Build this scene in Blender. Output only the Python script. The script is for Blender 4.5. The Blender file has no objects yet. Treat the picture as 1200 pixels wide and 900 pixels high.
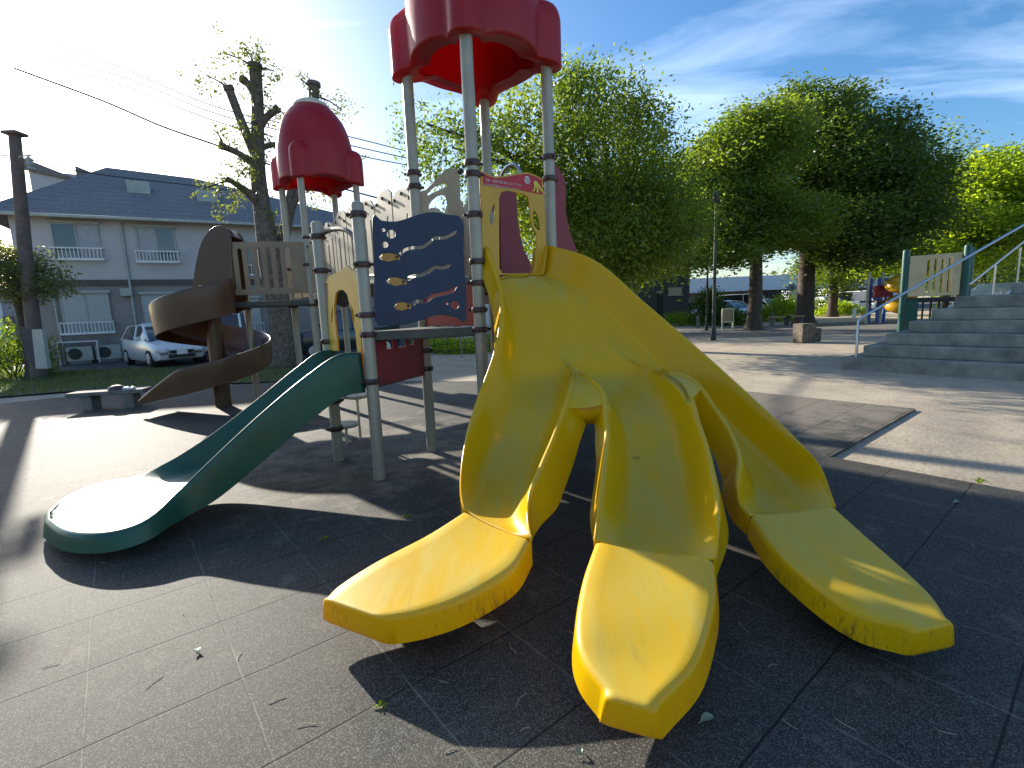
import bpy, bmesh, math, random
import numpy as np
from mathutils import Vector, Matrix
from mathutils.geometry import tessellate_polygon
R_ = math.radians
scene = bpy.context.scene
col = scene.collection
random.seed(7)

# ------------------------------------------------------------------ camera, sky, sun, exposure
FPX = 580.0; PITCH = math.atan(87/580.0); ROLL = R_(2.35); CAMH = 1.5
_F = np.array([0, math.cos(PITCH), -math.sin(PITCH)]); _U = np.array([0, math.sin(PITCH), math.cos(PITCH)]); _X = np.array([1., 0, 0])
_R = math.cos(ROLL)*_X - math.sin(ROLL)*_U; _V = math.sin(ROLL)*_X + math.cos(ROLL)*_U
cam_d = bpy.data.cameras.new('camera'); cam = bpy.data.objects.new('camera', cam_d); col.objects.link(cam)
cam_d.sensor_width = 36; cam_d.lens = 36*FPX/1200; cam_d.clip_start = .05; cam_d.clip_end = 2000
M = Matrix(((_R[0], _V[0], -_F[0], 0), (_R[1], _V[1], -_F[1], 0), (_R[2], _V[2], -_F[2], CAMH), (0, 0, 0, 1)))
cam.matrix_world = M
scene.camera = cam

SUN_EL = 21.9; SUN_AZ = -40.7          # degrees; azimuth from +Y towards +X
w = bpy.data.worlds.new('World'); scene.world = w; w.use_nodes = True
nt = w.node_tree; nt.nodes.clear()
def N(nt, t, **k):
    n = nt.nodes.new(t)
    for a, b in k.items():
        if a.startswith('i_'):
            key = a[2:]
            n.inputs[int(key) if key.isdigit() else key.replace('_', ' ')].default_value = b
        else: setattr(n, a, b)
    return n
sky = N(nt, 'ShaderNodeTexSky', sky_type='NISHITA', sun_disc=False, sun_elevation=R_(SUN_EL), sun_rotation=R_(SUN_AZ),
        altitude=50, air_density=1.0, dust_density=1.1, ozone_density=3.0)
tc = N(nt, 'ShaderNodeTexCoord')
# cirrus: project the view direction on a flat cloud deck
sep = N(nt, 'ShaderNodeSeparateXYZ'); nt.links.new(tc.outputs['Generated'], sep.inputs[0])
zc = N(nt, 'ShaderNodeMath', operation='MAXIMUM'); zc.inputs[1].default_value = .06; nt.links.new(sep.outputs[2], zc.inputs[0])
dx = N(nt, 'ShaderNodeMath', operation='DIVIDE'); dy = N(nt, 'ShaderNodeMath', operation='DIVIDE')
nt.links.new(sep.outputs[0], dx.inputs[0]); nt.links.new(zc.outputs[0], dx.inputs[1])
nt.links.new(sep.outputs[1], dy.inputs[0]); nt.links.new(zc.outputs[0], dy.inputs[1])
cmb = N(nt, 'ShaderNodeCombineXYZ'); nt.links.new(dx.outputs[0], cmb.inputs[0]); nt.links.new(dy.outputs[0], cmb.inputs[1])
mp = N(nt, 'ShaderNodeMapping'); mp.inputs['Rotation'].default_value = (0, 0, R_(35)); mp.inputs['Scale'].default_value = (.55, 1.5, 1)
nt.links.new(cmb.outputs[0], mp.inputs[0])
nz = N(nt, 'ShaderNodeTexNoise', i_Scale=.9, i_Detail=7.0, i_Roughness=.58, i_Distortion=.7); nt.links.new(mp.outputs[0], nz.inputs[0])
nz2 = N(nt, 'ShaderNodeTexNoise', i_Scale=.33, i_Detail=2.0); nt.links.new(cmb.outputs[0], nz2.inputs[0])
ad = N(nt, 'ShaderNodeMath', operation='MULTIPLY_ADD'); nt.links.new(nz2.outputs[0], ad.inputs[0]); ad.inputs[1].default_value = .8; nt.links.new(nz.outputs[0], ad.inputs[2])
cr = N(nt, 'ShaderNodeMapRange'); cr.inputs[1].default_value = .88; cr.inputs[2].default_value = 1.22; cr.inputs[3].default_value = 0; cr.inputs[4].default_value = .7
nt.links.new(ad.outputs[0], cr.inputs[0])
fade = N(nt, 'ShaderNodeMapRange'); fade.inputs[1].default_value = .02; fade.inputs[2].default_value = .2; nt.links.new(sep.outputs[2], fade.inputs[0])
mk = N(nt, 'ShaderNodeMath', operation='MULTIPLY'); nt.links.new(cr.outputs[0], mk.inputs[0]); nt.links.new(fade.outputs[0], mk.inputs[1])
boost = N(nt, 'ShaderNodeMix', data_type='RGBA', blend_type='ADD'); boost.inputs['Factor'].default_value = 1.0
sc2 = N(nt, 'ShaderNodeVectorMath', operation='SCALE'); sc2.inputs['Scale'].default_value = 1.5; nt.links.new(sky.outputs[0], sc2.inputs[0])
nt.links.new(sc2.outputs[0], boost.inputs['A']); boost.inputs['B'].default_value = (3.2, 3.2, 3.3, 1)
mx = N(nt, 'ShaderNodeMix', data_type='RGBA'); nt.links.new(mk.outputs[0], mx.inputs['Factor'])
nt.links.new(sky.outputs[0], mx.inputs['A']); nt.links.new(boost.outputs['Result'], mx.inputs['B'])
bg = N(nt, 'ShaderNodeBackground'); bg.inputs['Strength'].default_value = .10; hs_ = N(nt, 'ShaderNodeHueSaturation'); hs_.inputs['Saturation'].default_value = 1.25; nt.links.new(sky.outputs[0], hs_.inputs['Color']); nt.links.new(hs_.outputs[0], mx.inputs['A']); nt.links.new(mx.outputs['Result'], bg.inputs[0])
wo = N(nt, 'ShaderNodeOutputWorld'); nt.links.new(bg.outputs[0], wo.inputs[0])

sd = bpy.data.lights.new('sun', 'SUN'); sd.energy = 5.0; sd.angle = R_(.55); sd.color = (1, .93, .80)
sun = bpy.data.objects.new('sun', sd); col.objects.link(sun)
_s = Vector((math.cos(R_(SUN_EL))*math.sin(R_(SUN_AZ)), math.cos(R_(SUN_EL))*math.cos(R_(SUN_AZ)), math.sin(R_(SUN_EL))))
sun.rotation_euler = _s.to_track_quat('Z', 'Y').to_euler(); sun.location = _s*60
vs = scene.view_settings
vs.view_transform = 'Standard'; vs.look = 'None'; vs.gamma = 1; vs.use_curve_mapping = False; vs.exposure = 1.08
scene.display_settings.display_device = 'sRGB'
cy = scene.cycles
cy.max_bounces = 8; cy.transparent_max_bounces = 8; cy.diffuse_bounces = 3; cy.caustics_reflective = False; cy.caustics_refractive = False

# ------------------------------------------------------------------ measuring helpers
def ray(x, y): return _F*FPX + _R*(x-600) + _V*(450-y)
def g(x, y, z=0.0):
    d = ray(x, y); return Vector(np.array([0, 0, CAMH]) + d*(z-CAMH)/d[2])
def at(x, y, Y):
    d = ray(x, y); return Vector(np.array([0, 0, CAMH]) + d*Y/d[1])
def onplane(x, y, P, u):
    """(s, z) of the picture point on the vertical plane through P with horizontal direction u"""
    d = ray(x, y); n = (-u[1], u[0]); t = (P[0]*n[0]+P[1]*n[1])/(d[0]*n[0]+d[1]*n[1])
    q = np.array([0, 0, CAMH]) + d*t
    return ((q[0]-P[0])*u[0]+(q[1]-P[1])*u[1], q[2])

# ------------------------------------------------------------------ materials
def mat(name, rgb, rough=.5, metal=0., var=.12, vscale=3., rgb2=None, bump=0., bscale=40., trans=0., spec=.5, coat=0., detail=5.):
    m = bpy.data.materials.new(name); m.use_nodes = True; t = m.node_tree; b = t.nodes['Principled BSDF']
    tcn = N(t, 'ShaderNodeTexCoord')
    no = N(t, 'ShaderNodeTexNoise', i_Scale=vscale, i_Detail=detail, i_Roughness=.6); t.links.new(tcn.outputs['Object'], no.inputs[0])
    c2 = rgb2 or tuple(c*(1-2*var) for c in rgb)
    mr = N(t, 'ShaderNodeMapRange'); mr.inputs[1].default_value = .3; mr.inputs[2].default_value = .7; t.links.new(no.outputs[0], mr.inputs[0])
    mxx = N(t, 'ShaderNodeMix', data_type='RGBA'); mxx.inputs['A'].default_value = (*rgb, 1); mxx.inputs['B'].default_value = (*c2, 1)
    t.links.new(mr.outputs[0], mxx.inputs['Factor']); t.links.new(mxx.outputs['Result'], b.inputs['Base Color'])
    b.inputs['Roughness'].default_value = rough; b.inputs['Metallic'].default_value = metal
    b.inputs['Specular IOR Level'].default_value = spec; b.inputs['Coat Weight'].default_value = coat; b.inputs['Coat Roughness'].default_value = .15
    if bump:
        nb = N(t, 'ShaderNodeTexNoise', i_Scale=bscale, i_Detail=4.0); t.links.new(tcn.outputs['Object'], nb.inputs[0])
        bp = N(t, 'ShaderNodeBump', i_Strength=bump, i_Distance=.02); t.links.new(nb.outputs[0], bp.inputs['Height']); t.links.new(bp.outputs[0], b.inputs['Normal'])
    if trans:
        tr = N(t, 'ShaderNodeBsdfTranslucent'); t.links.new(mxx.outputs['Result'], tr.inputs[0])
        ms = N(t, 'ShaderNodeMixShader'); ms.inputs[0].default_value = trans
        t.links.new(b.outputs[0], ms.inputs[1]); t.links.new(tr.outputs[0], ms.inputs[2]); t.links.new(ms.outputs[0], t.nodes['Material Output'].inputs[0])
    m['mix'] = mxx.name
    return m
MT = {}
MT['post'] = mat('post paint', (.40, .36, .27), .36, .12, .1, 6)
MT['clamp'] = mat('clamp', (.075, .035, .03), .42, 0, .2, 12)
MT['red'] = mat('red plastic', (.46, .010, .020), .38, 0, .12, 1.6, rgb2=(.50, .035, .04), trans=.38)
MT['maroon'] = mat('maroon board', (.27, .022, .03), .5, 0, .1, 3)
MT['blue'] = mat('navy board', (.017, .034, .08), .5, 0, .15, 3)
MT['yboard'] = mat('yellow board', (.66, .36, .015), .4, 0, .08, 3)
MT['beige'] = mat('beige board', (.52, .41, .26), .55, 0, .12, 4)
MT['brownrail'] = mat('taupe board', (.31, .22, .13), .5, 0, .12, 4)
MT['deck'] = mat('deck coating', (.085, .085, .07), .6, 0, .2, 8)
MT['cream'] = mat('cream plastic', (.75, .70, .50), .45, 0, .08, 3, trans=.2)
MT['green'] = mat('green plastic', (.005, .085, .045), .36, 0, .15, 2.5, bump=.12, bscale=7, trans=.03)
MT['brownslide'] = mat('brown plastic', (.135, .07, .035), .3, 0, .15, 2.5, trans=.12)
MT['orange'] = mat('orange board', (.55, .28, .05), .5)
MT['bolt'] = mat('bolt', (.05, .04, .035), .5, .3)
MT['steel'] = mat('steel', (.55, .55, .55), .28, .9, .08, 6)
MT['darksteel'] = mat('dark steel', (.03, .035, .03), .5, .2)
MT['white'] = mat('white paint', (.78, .78, .76), .4)
MT['signred'] = mat('sign red', (.50, .008, .02), .45, var=.03)
MT['signwhite'] = mat('sign white', (.75, .62, .60), .5, var=.02)
MT['signyellow'] = mat('sign yellow', (.75, .6, .05), .5, var=.02)
MT['signgreen'] = mat('sign dark green', (.03, .10, .06), .5, var=.02)
MT['concrete'] = mat('concrete', (.33, .345, .28), .85, 0, .3, 2.5, bump=.35, bscale=35, detail=9)
MT['stone'] = mat('stone', (.24, .23, .20), .85, 0, .25, 5, bump=.5, bscale=25)
MT['bark'] = mat('bark', (.115, .085, .06), .95, 0, .3, 7, bump=1.0, bscale=22)
MT['bark2'] = mat('pale bark', (.21, .17, .13), .95, 0, .35, 9, bump=1.0, bscale=18)
MT['glass'] = mat('window glass', (.05, .06, .07), .08, 0, .1, 2, spec=.8)
MT['carglass'] = mat('car glass', (.02, .025, .03), .06, 0, .1, 2, spec=.9)
MT['carwhite'] = mat('car white', (.74, .75, .76), .22, 0, .03, 2, coat=.6)
MT['carred'] = mat('car maroon', (.28, .012, .03), .22, 0, .05, 2, coat=.6)
MT['cardark'] = mat('car dark', (.03, .045, .055), .22, .2, .05, 2, coat=.6)
MT['carsilver'] = mat('car silver', (.5, .52, .54), .25, .5, .05, 2, coat=.6)
MT['tyre'] = mat('tyre', (.02, .02, .02), .85)
MT['lamp'] = mat('lamp glass', (.7, .72, .72), .1, 0, .1, 20)
MT['black'] = mat('black', (.012, .012, .012), .5)
MT['siding'] = mat('grey siding', (.52, .50, .49), .75, 0, .06, 2)
MT['siding2'] = mat('lower siding', (.30, .28, .26), .8, 0, .1, 3)
MT['roofing'] = mat('roof shingles', (.235, .225, .22), .7, 0, .22, 8)
MT['trimbrown'] = mat('brown trim', (.10, .075, .07), .6)
MT['curtain'] = mat('curtain', (.45, .45, .46), .9, 0, .12, 6)
MT['shutter'] = mat('shutter', (.42, .45, .43), .6, 0, .05, 5)
MT['darkwall'] = mat('charcoal wall', (.07, .075, .075), .8, 0, .15, 1.5)
MT['brick'] = mat('brown wall', (.26, .19, .15), .85, 0, .15, 1.5)
MT['whitewall'] = mat('white wall', (.72, .74, .76), .8, 0, .06, 1)
MT['fascia'] = mat('white fascia', (.70, .76, .82), .5, 0, .05, 1)
MT['rubberblack'] = mat('black rubber', (.02, .02, .02), .8)
MT['wood'] = mat('wood board', (.42, .27, .12), .7, 0, .15, 8)
MT['pgreen'] = mat('green post', (.006, .075, .06), .45)
MT['pblue'] = mat('blue post', (.05, .12, .42), .45)
MT['pbeige'] = mat('pale yellow board', (.62, .52, .30), .55)
MT['wire'] = mat('cable', (.05, .05, .055), .7)
MT['polecon'] = mat('weathered pole', (.16, .12, .10), .85, 0, .2, 5)
MT['boxpaint'] = mat('pale metal', (.42, .45, .40), .6)
MT['twig'] = mat('dry twig', (.42, .36, .25), .8)
MT['dryleaf'] = mat('pale leaf', (.25, .32, .20), .6)
for k in ('shutter', 'siding', 'siding2', 'roofing', 'darkwall'):
    t = MT[k].node_tree; b = t.nodes['Principled BSDF']; tcn = N(t, 'ShaderNodeTexCoord')
    if k == 'darkwall':
        wv = N(t, 'ShaderNodeTexWave', wave_type='BANDS', bands_direction='X', wave_profile='SAW', i_Scale=.9)
    else:
        wv = N(t, 'ShaderNodeTexWave', wave_type='BANDS', bands_direction='Z', wave_profile='SAW', i_Scale={'shutter': 1.6, 'siding': .8, 'siding2': .8, 'roofing': 1.15}[k])
    t.links.new(tcn.outputs['Object'], wv.inputs[0])
    bp = N(t, 'ShaderNodeBump', i_Strength=.9 if k == 'roofing' else .6, i_Distance=.06 if k == 'roofing' else .03); t.links.new(wv.outputs[1], bp.inputs['Height']); t.links.new(bp.outputs[0], b.inputs['Normal'])
    if k == 'roofing':
        mxx = t.nodes[MT[k]['mix']]; lnk = mxx.outputs['Result'].links[0]; 
        m3 = N(t, 'ShaderNodeMix', data_type='RGBA', blend_type='MULTIPLY'); m3.inputs['Factor'].default_value = 1
        mr = N(t, 'ShaderNodeMapRange'); mr.inputs[1].default_value = 0; mr.inputs[2].default_value = .12; mr.inputs[3].default_value = .35; mr.inputs[4].default_value = 1
        t.links.new(wv.outputs[1], mr.inputs[0]); t.links.new(mxx.outputs['Result'], m3.inputs['A']); t.links.new(mr.outputs[0], m3.inputs['B'])
        t.links.new(m3.outputs['Result'], b.inputs['Base Color'])

def yellow_mat():
    m = bpy.data.materials.new('yellow slide plastic'); m.use_nodes = True; t = m.node_tree; b = t.nodes['Principled BSDF']
    tcn = N(t, 'ShaderNodeTexCoord'); geo = N(t, 'ShaderNodeNewGeometry'); sp = N(t, 'ShaderNodeSeparateXYZ'); t.links.new(geo.outputs['Normal'], sp.inputs[0])
    sx = N(t, 'ShaderNodeSeparateXYZ'); t.links.new(geo.outputs['Position'], sx.inputs[0])
    up = N(t, 'ShaderNodeMapRange'); up.inputs[1].default_value = .55; up.inputs[2].default_value = .85; t.links.new(sp.outputs[2], up.inputs[0])
    mpn = N(t, 'ShaderNodeMapping'); mpn.inputs['Scale'].default_value = (5, 1.2, 2.0); mpn.inputs['Rotation'].default_value = (0, 0, R_(8)); t.links.new(tcn.outputs['Object'], mpn.inputs[0])
    n1 = N(t, 'ShaderNodeTexNoise', i_Scale=1.6, i_Detail=6.0, i_Roughness=.62); t.links.new(mpn.outputs[0], n1.inputs[0])
    r1 = N(t, 'ShaderNodeMapRange'); r1.inputs[1].default_value = .32; r1.inputs[2].default_value = .68; r1.inputs[3].default_value = .15; r1.inputs[4].default_value = .85; t.links.new(n1.outputs[0], r1.inputs[0])
    f1 = N(t, 'ShaderNodeMath', operation='MULTIPLY'); t.links.new(up.outputs[0], f1.inputs[0]); t.links.new(r1.outputs[0], f1.inputs[1])
    m1 = N(t, 'ShaderNodeMix', data_type='RGBA'); m1.inputs['A'].default_value = (.84, .50, .002, 1); m1.inputs['B'].default_value = (.66, .54, .10, 1); t.links.new(f1.outputs[0], m1.inputs['Factor'])
    # dark scuffs along the run, fine grime
    mp2 = N(t, 'ShaderNodeMapping'); mp2.inputs['Scale'].default_value = (30, 3.5, 10); mp2.inputs['Rotation'].default_value = (0, 0, R_(-12)); t.links.new(tcn.outputs['Object'], mp2.inputs[0])
    n2 = N(t, 'ShaderNodeTexNoise', i_Scale=1.0, i_Detail=8.0, i_Roughness=.75, i_Distortion=.6); t.links.new(mp2.outputs[0], n2.inputs[0])
    r2 = N(t, 'ShaderNodeMapRange'); r2.inputs[1].default_value = .56; r2.inputs[2].default_value = .72; r2.inputs[4].default_value = .32; t.links.new(n2.outputs[0], r2.inputs[0])
    m2 = N(t, 'ShaderNodeMix', data_type='RGBA'); m2.inputs['B'].default_value = (.30, .24, .07, 1); t.links.new(m1.outputs['Result'], m2.inputs['A']); t.links.new(r2.outputs[0], m2.inputs['Factor'])
    # scrape marks low on the sides of the run-out sections
    side = N(t, 'ShaderNodeMapRange'); side.inputs[1].default_value = .45; side.inputs[2].default_value = .2; t.links.new(sp.outputs[2], side.inputs[0])
    low = N(t, 'ShaderNodeMapRange'); low.inputs[1].default_value = .27; low.inputs[2].default_value = .17; t.links.new(sx.outputs[2], low.inputs[0])
    mp3 = N(t, 'ShaderNodeMapping'); mp3.inputs['Scale'].default_value = (60, 60, 14); t.links.new(tcn.outputs['Object'], mp3.inputs[0])
    n3 = N(t, 'ShaderNodeTexNoise', i_Scale=1.0, i_Detail=5.0, i_Roughness=.7); t.links.new(mp3.outputs[0], n3.inputs[0])
    n4 = N(t, 'ShaderNodeTexNoise', i_Scale=2.6, i_Detail=2.0); t.links.new(tcn.outputs['Object'], n4.inputs[0])
    aa = N(t, 'ShaderNodeMath', operation='ADD'); t.links.new(n3.outputs[0], aa.inputs[0]); t.links.new(n4.outputs[0], aa.inputs[1])
    r3 = N(t, 'ShaderNodeMapRange'); r3.inputs[1].default_value = 1.04; r3.inputs[2].default_value = 1.2; r3.inputs[4].default_value = .85; t.links.new(aa.outputs[0], r3.inputs[0])
    q1 = N(t, 'ShaderNodeMath', operation='MULTIPLY'); t.links.new(side.outputs[0], q1.inputs[0]); t.links.new(low.outputs[0], q1.inputs[1])
    q2 = N(t, 'ShaderNodeMath', operation='MULTIPLY'); t.links.new(q1.outputs[0], q2.inputs[0]); t.links.new(r3.outputs[0], q2.inputs[1])
    m3 = N(t, 'ShaderNodeMix', data_type='RGBA'); m3.inputs['B'].default_value = (.06, .045, .025, 1); t.links.new(m2.outputs['Result'], m3.inputs['A']); t.links.new(q2.outputs[0], m3.inputs['Factor'])
    t.links.new(m3.outputs['Result'], b.inputs['Base Color'])
    rr = N(t, 'ShaderNodeMapRange'); rr.inputs[3].default_value = .26; rr.inputs[4].default_value = .5; t.links.new(f1.outputs[0], rr.inputs[0]); t.links.new(rr.outputs[0], b.inputs['Roughness']); b.inputs['Specular IOR Level'].default_value = .36
    nb = N(t, 'ShaderNodeTexNoise', i_Scale=3.5, i_Detail=3.0); t.links.new(tcn.outputs['Object'], nb.inputs[0])
    bp = N(t, 'ShaderNodeBump', i_Strength=.12, i_Distance=.02); t.links.new(nb.outputs[0], bp.inputs['Height']); t.links.new(bp.outputs[0], b.inputs['Normal'])
    tr = N(t, 'ShaderNodeBsdfTranslucent'); tr.inputs[0].default_value = (.95, .54, .01, 1)
    ms = N(t, 'ShaderNodeMixShader'); ms.inputs[0].default_value = .26
    t.links.new(b.outputs[0], ms.inputs[1]); t.links.new(tr.outputs[0], ms.inputs[2]); t.links.new(ms.outputs[0], t.nodes['Material Output'].inputs[0])
    return m
MT['yellow'] = yellow_mat()

def leaf_mat(name, a, b_, trans=.4, rough=.45, tint=(3.0, 2.7, .9)):
    m = bpy.data.materials.new(name); m.use_nodes = True; t = m.node_tree; b = t.nodes['Principled BSDF']
    geo = N(t, 'ShaderNodeNewGeometry'); tcn = N(t, 'ShaderNodeTexCoord')
    n1 = N(t, 'ShaderNodeTexNoise', i_Scale=.5, i_Detail=2.0); t.links.new(tcn.outputs['Object'], n1.inputs[0])
    ad = N(t, 'ShaderNodeMath', operation='MULTIPLY_ADD'); t.links.new(geo.outputs['Random Per Island'], ad.inputs[0]); ad.inputs[1].default_value = .55; 
    sb = N(t, 'ShaderNodeMath', operation='MULTIPLY_ADD'); t.links.new(n1.outputs[0], sb.inputs[0]); sb.inputs[1].default_value = 1.6; sb.inputs[2].default_value = -.58
    t.links.new(sb.outputs[0], ad.inputs[2])
    mxx = N(t, 'ShaderNodeMix', data_type='RGBA'); mxx.inputs['A'].default_value = (*a, 1); mxx.inputs['B'].default_value = (*b_, 1); t.links.new(ad.outputs[0], mxx.inputs['Factor'])
    t.links.new(mxx.outputs['Result'], b.inputs['Base Color']); b.inputs['Roughness'].default_value = rough; b.inputs['Specular IOR Level'].default_value = .35
    tr = N(t, 'ShaderNodeBsdfTranslucent')
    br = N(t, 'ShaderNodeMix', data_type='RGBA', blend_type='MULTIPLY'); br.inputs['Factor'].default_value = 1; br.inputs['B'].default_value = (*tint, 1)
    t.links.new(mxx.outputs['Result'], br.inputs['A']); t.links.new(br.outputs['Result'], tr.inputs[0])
    ms = N(t, 'ShaderNodeMixShader'); ms.inputs[0].default_value = trans
    t.links.new(b.outputs[0], ms.inputs[1]); t.links.new(tr.outputs[0], ms.inputs[2]); t.links.new(ms.outputs[0], t.nodes['Material Output'].inputs[0])
    return m
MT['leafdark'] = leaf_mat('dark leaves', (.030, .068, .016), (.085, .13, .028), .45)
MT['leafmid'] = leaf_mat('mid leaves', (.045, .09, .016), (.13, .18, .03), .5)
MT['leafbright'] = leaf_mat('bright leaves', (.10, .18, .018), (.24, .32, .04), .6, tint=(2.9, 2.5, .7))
MT['leafolive'] = leaf_mat('olive leaves', (.06, .08, .03), (.13, .16, .07), .4)
MT['grassblade'] = leaf_mat('grass', (.04, .08, .02), (.11, .15, .05), .35)

def ground_mats():
    # granular rubber tiles, half a metre square, sand in some joints
    m = bpy.data.materials.new('rubber tiles'); m.use_nodes = True; t = m.node_tree; b = t.nodes['Principled BSDF']
    tcn = N(t, 'ShaderNodeTexCoord'); P = tcn.outputs['Object']
    mpn = N(t, 'ShaderNodeMapping'); mpn.inputs['Rotation'].default_value = (0, 0, R_(-38.5)); t.links.new(P, mpn.inputs[0])
    s = N(t, 'ShaderNodeSeparateXYZ')
    wob = N(t, 'ShaderNodeTexNoise', i_Scale=5., i_Detail=3.0); t.links.new(P, wob.inputs[0])
    wv = N(t, 'ShaderNodeVectorMath', operation='SCALE'); wv.inputs['Scale'].default_value = .012; t.links.new(wob.outputs['Color'], wv.inputs[0])
    wa = N(t, 'ShaderNodeVectorMath', operation='ADD'); t.links.new(mpn.outputs[0], wa.inputs[0]); t.links.new(wv.outputs[0], wa.inputs[1]); t.links.new(wa.outputs[0], s.inputs[0])
    def joint(out, off, width):
        a = N(t, 'ShaderNodeMath', operation='ADD'); a.inputs[1].default_value = off; t.links.new(out, a.inputs[0])
        d = N(t, 'ShaderNodeMath', operation='DIVIDE'); d.inputs[1].default_value = .52; t.links.new(a.outputs[0], d.inputs[0])
        f = N(t, 'ShaderNodeMath', operation='FRACT'); t.links.new(d.outputs[0], f.inputs[0])
        h = N(t, 'ShaderNodeMath', operation='SUBTRACT'); h.inputs[1].default_value = .5; t.links.new(f.outputs[0], h.inputs[0])
        ab = N(t, 'ShaderNodeMath', operation='ABSOLUTE'); t.links.new(h.outputs[0], ab.inputs[0])
        r = N(t, 'ShaderNodeMapRange'); r.inputs[1].default_value = width; r.inputs[2].default_value = width*.45; t.links.new(ab.outputs[0], r.inputs[0])
        return r.outputs[0], d.outputs[0]
    jx, ix = joint(s.outputs[0], -.25-.26+5.2-.006, .0115)      # coordinate along (.78,.62): seams at .25 + k*.52
    jy, iy = joint(s.outputs[1], -.67-.26+5.2-.006, .0115)
    # per tile tone
    fx = N(t, 'ShaderNodeMath', operation='ROUND'); fy = N(t, 'ShaderNodeMath', operation='ROUND'); t.links.new(ix, fx.inputs[0]); t.links.new(iy, fy.inputs[0])
    for q, i in ((fx, ix), (fy, iy)): q.operation = 'FLOOR'
    cb = N(t, 'ShaderNodeCombineXYZ'); t.links.new(fx.outputs[0], cb.inputs[0]); t.links.new(fy.outputs[0], cb.inputs[1])
    wn = N(t, 'ShaderNodeTexWhiteNoise'); t.links.new(cb.outputs[0], wn.inputs[0])
    g1 = N(t, 'ShaderNodeTexNoise', i_Scale=130., i_Detail=3.0, i_Roughness=.8); t.links.new(P, g1.inputs[0])
    vo = N(t, 'ShaderNodeTexVoronoi', i_Scale=300.); sv = N(t, 'ShaderNodeSeparateColor'); t.links.new(P, vo.inputs[0]); t.links.new(vo.outputs['Color'], sv.inputs[0])
    big = N(t, 'ShaderNodeTexNoise', i_Scale=.9, i_Detail=6.0, i_Roughness=.62); t.links.new(P, big.inputs[0])
    base = N(t, 'ShaderNodeMix', data_type='RGBA'); base.inputs['A'].default_value = (.019, .018, .015, 1); base.inputs['B'].default_value = (.060, .053, .041, 1)
    tn = N(t, 'ShaderNodeMath', operation='MULTIPLY_ADD'); tn.inputs[1].default_value = .35; t.links.new(wn.outputs[0], tn.inputs[0])
    bb = N(t, 'ShaderNodeMapRange'); bb.inputs[1].default_value = .3; bb.inputs[2].default_value = .7; bb.inputs[4].default_value = .65; t.links.new(big.outputs[0], bb.inputs[0]); t.links.new(bb.outputs[0], tn.inputs[2]); t.links.new(tn.outputs[0], base.inputs['Factor'])
    # pale granules
    gr = N(t, 'ShaderNodeMapRange'); gr.inputs[1].default_value = .62; gr.inputs[2].default_value = 1.0; gr.inputs[4].default_value = .5; t.links.new(sv.outputs[0], gr.inputs[0])
    c1 = N(t, 'ShaderNodeMix', data_type='RGBA'); c1.inputs['B'].default_value = (.36, .35, .30, 1); t.links.new(base.outputs['Result'], c1.inputs['A']); t.links.new(gr.outputs[0], c1.inputs['Factor'])
    # sand lying on the mat round the tower posts and towards the back
    sp = N(t, 'ShaderNodeSeparateXYZ'); t.links.new(P, sp.inputs[0])
    dist = N(t, 'ShaderNodeVectorMath', operation='DISTANCE'); dist.inputs[1].default_value = (-1.4, 5.6, 0); t.links.new(P, dist.inputs[0])
    dr = N(t, 'ShaderNodeMapRange'); dr.inputs[1].default_value = 2.6; dr.inputs[2].default_value = .3; dr.inputs[4].default_value = .6; t.links.new(dist.outputs[1], dr.inputs[0])
    sn = N(t, 'ShaderNodeTexNoise', i_Scale=3.2, i_Detail=9.0, i_Roughness=.72); t.links.new(P, sn.inputs[0])
    sa = N(t, 'ShaderNodeMath', operation='MULTIPLY_ADD'); sa.inputs[1].default_value = .42; dist2 = N(t, 'ShaderNodeVectorMath', operation='DISTANCE'); dist2.inputs[1].default_value = (3.9, 7.6, 0); t.links.new(P, dist2.inputs[0])
    dr2 = N(t, 'ShaderNodeMapRange'); dr2.inputs[1].default_value = 3.2; dr2.inputs[2].default_value = .6; dr2.inputs[4].default_value = .95; t.links.new(dist2.outputs[1], dr2.inputs[0])
    dmx = N(t, 'ShaderNodeMath', operation='MAXIMUM'); t.links.new(dr.outputs[0], dmx.inputs[0]); t.links.new(dr2.outputs[0], dmx.inputs[1]); t.links.new(dmx.outputs[0], sa.inputs[0]); t.links.new(sn.outputs[0], sa.inputs[2])
    sr = N(t, 'ShaderNodeMapRange'); sr.inputs[1].default_value = .57; sr.inputs[2].default_value = .80; sr.inputs[4].default_value = .75; t.links.new(sa.outputs[0], sr.inputs[0])
    c2 = N(t, 'ShaderNodeMix', data_type='RGBA'); c2.inputs['B'].default_value = (.25, .21, .165, 1); t.links.new(c1.outputs['Result'], c2.inputs['A']); t.links.new(sr.outputs[0], c2.inputs['Factor'])
    # joints: dark across, sandy along
    c3 = N(t, 'ShaderNodeMix', data_type='RGBA'); c3.inputs['B'].default_value = (.014, .014, .013, 1)
    jm = N(t, 'ShaderNodeMath', operation='MULTIPLY'); jm.inputs[1].default_value = .95; t.links.new(jy, jm.inputs[0])
    t.links.new(c2.outputs['Result'], c3.inputs['A']); t.links.new(jm.outputs[0], c3.inputs['Factor'])
    c4 = N(t, 'ShaderNodeMix', data_type='RGBA'); c4.inputs['B'].default_value = (.20, .185, .15, 1)
    jn = N(t, 'ShaderNodeMapRange'); jn.inputs[1].default_value = .42; jn.inputs[2].default_value = .6; jn.inputs[3].default_value = .12; jn.inputs[4].default_value = .75; t.links.new(sn.outputs[0], jn.inputs[0])
    jk = N(t, 'ShaderNodeMath', operation='MULTIPLY'); t.links.new(jx, jk.inputs[0]); t.links.new(jn.outputs[0], jk.inputs[1])
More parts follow.
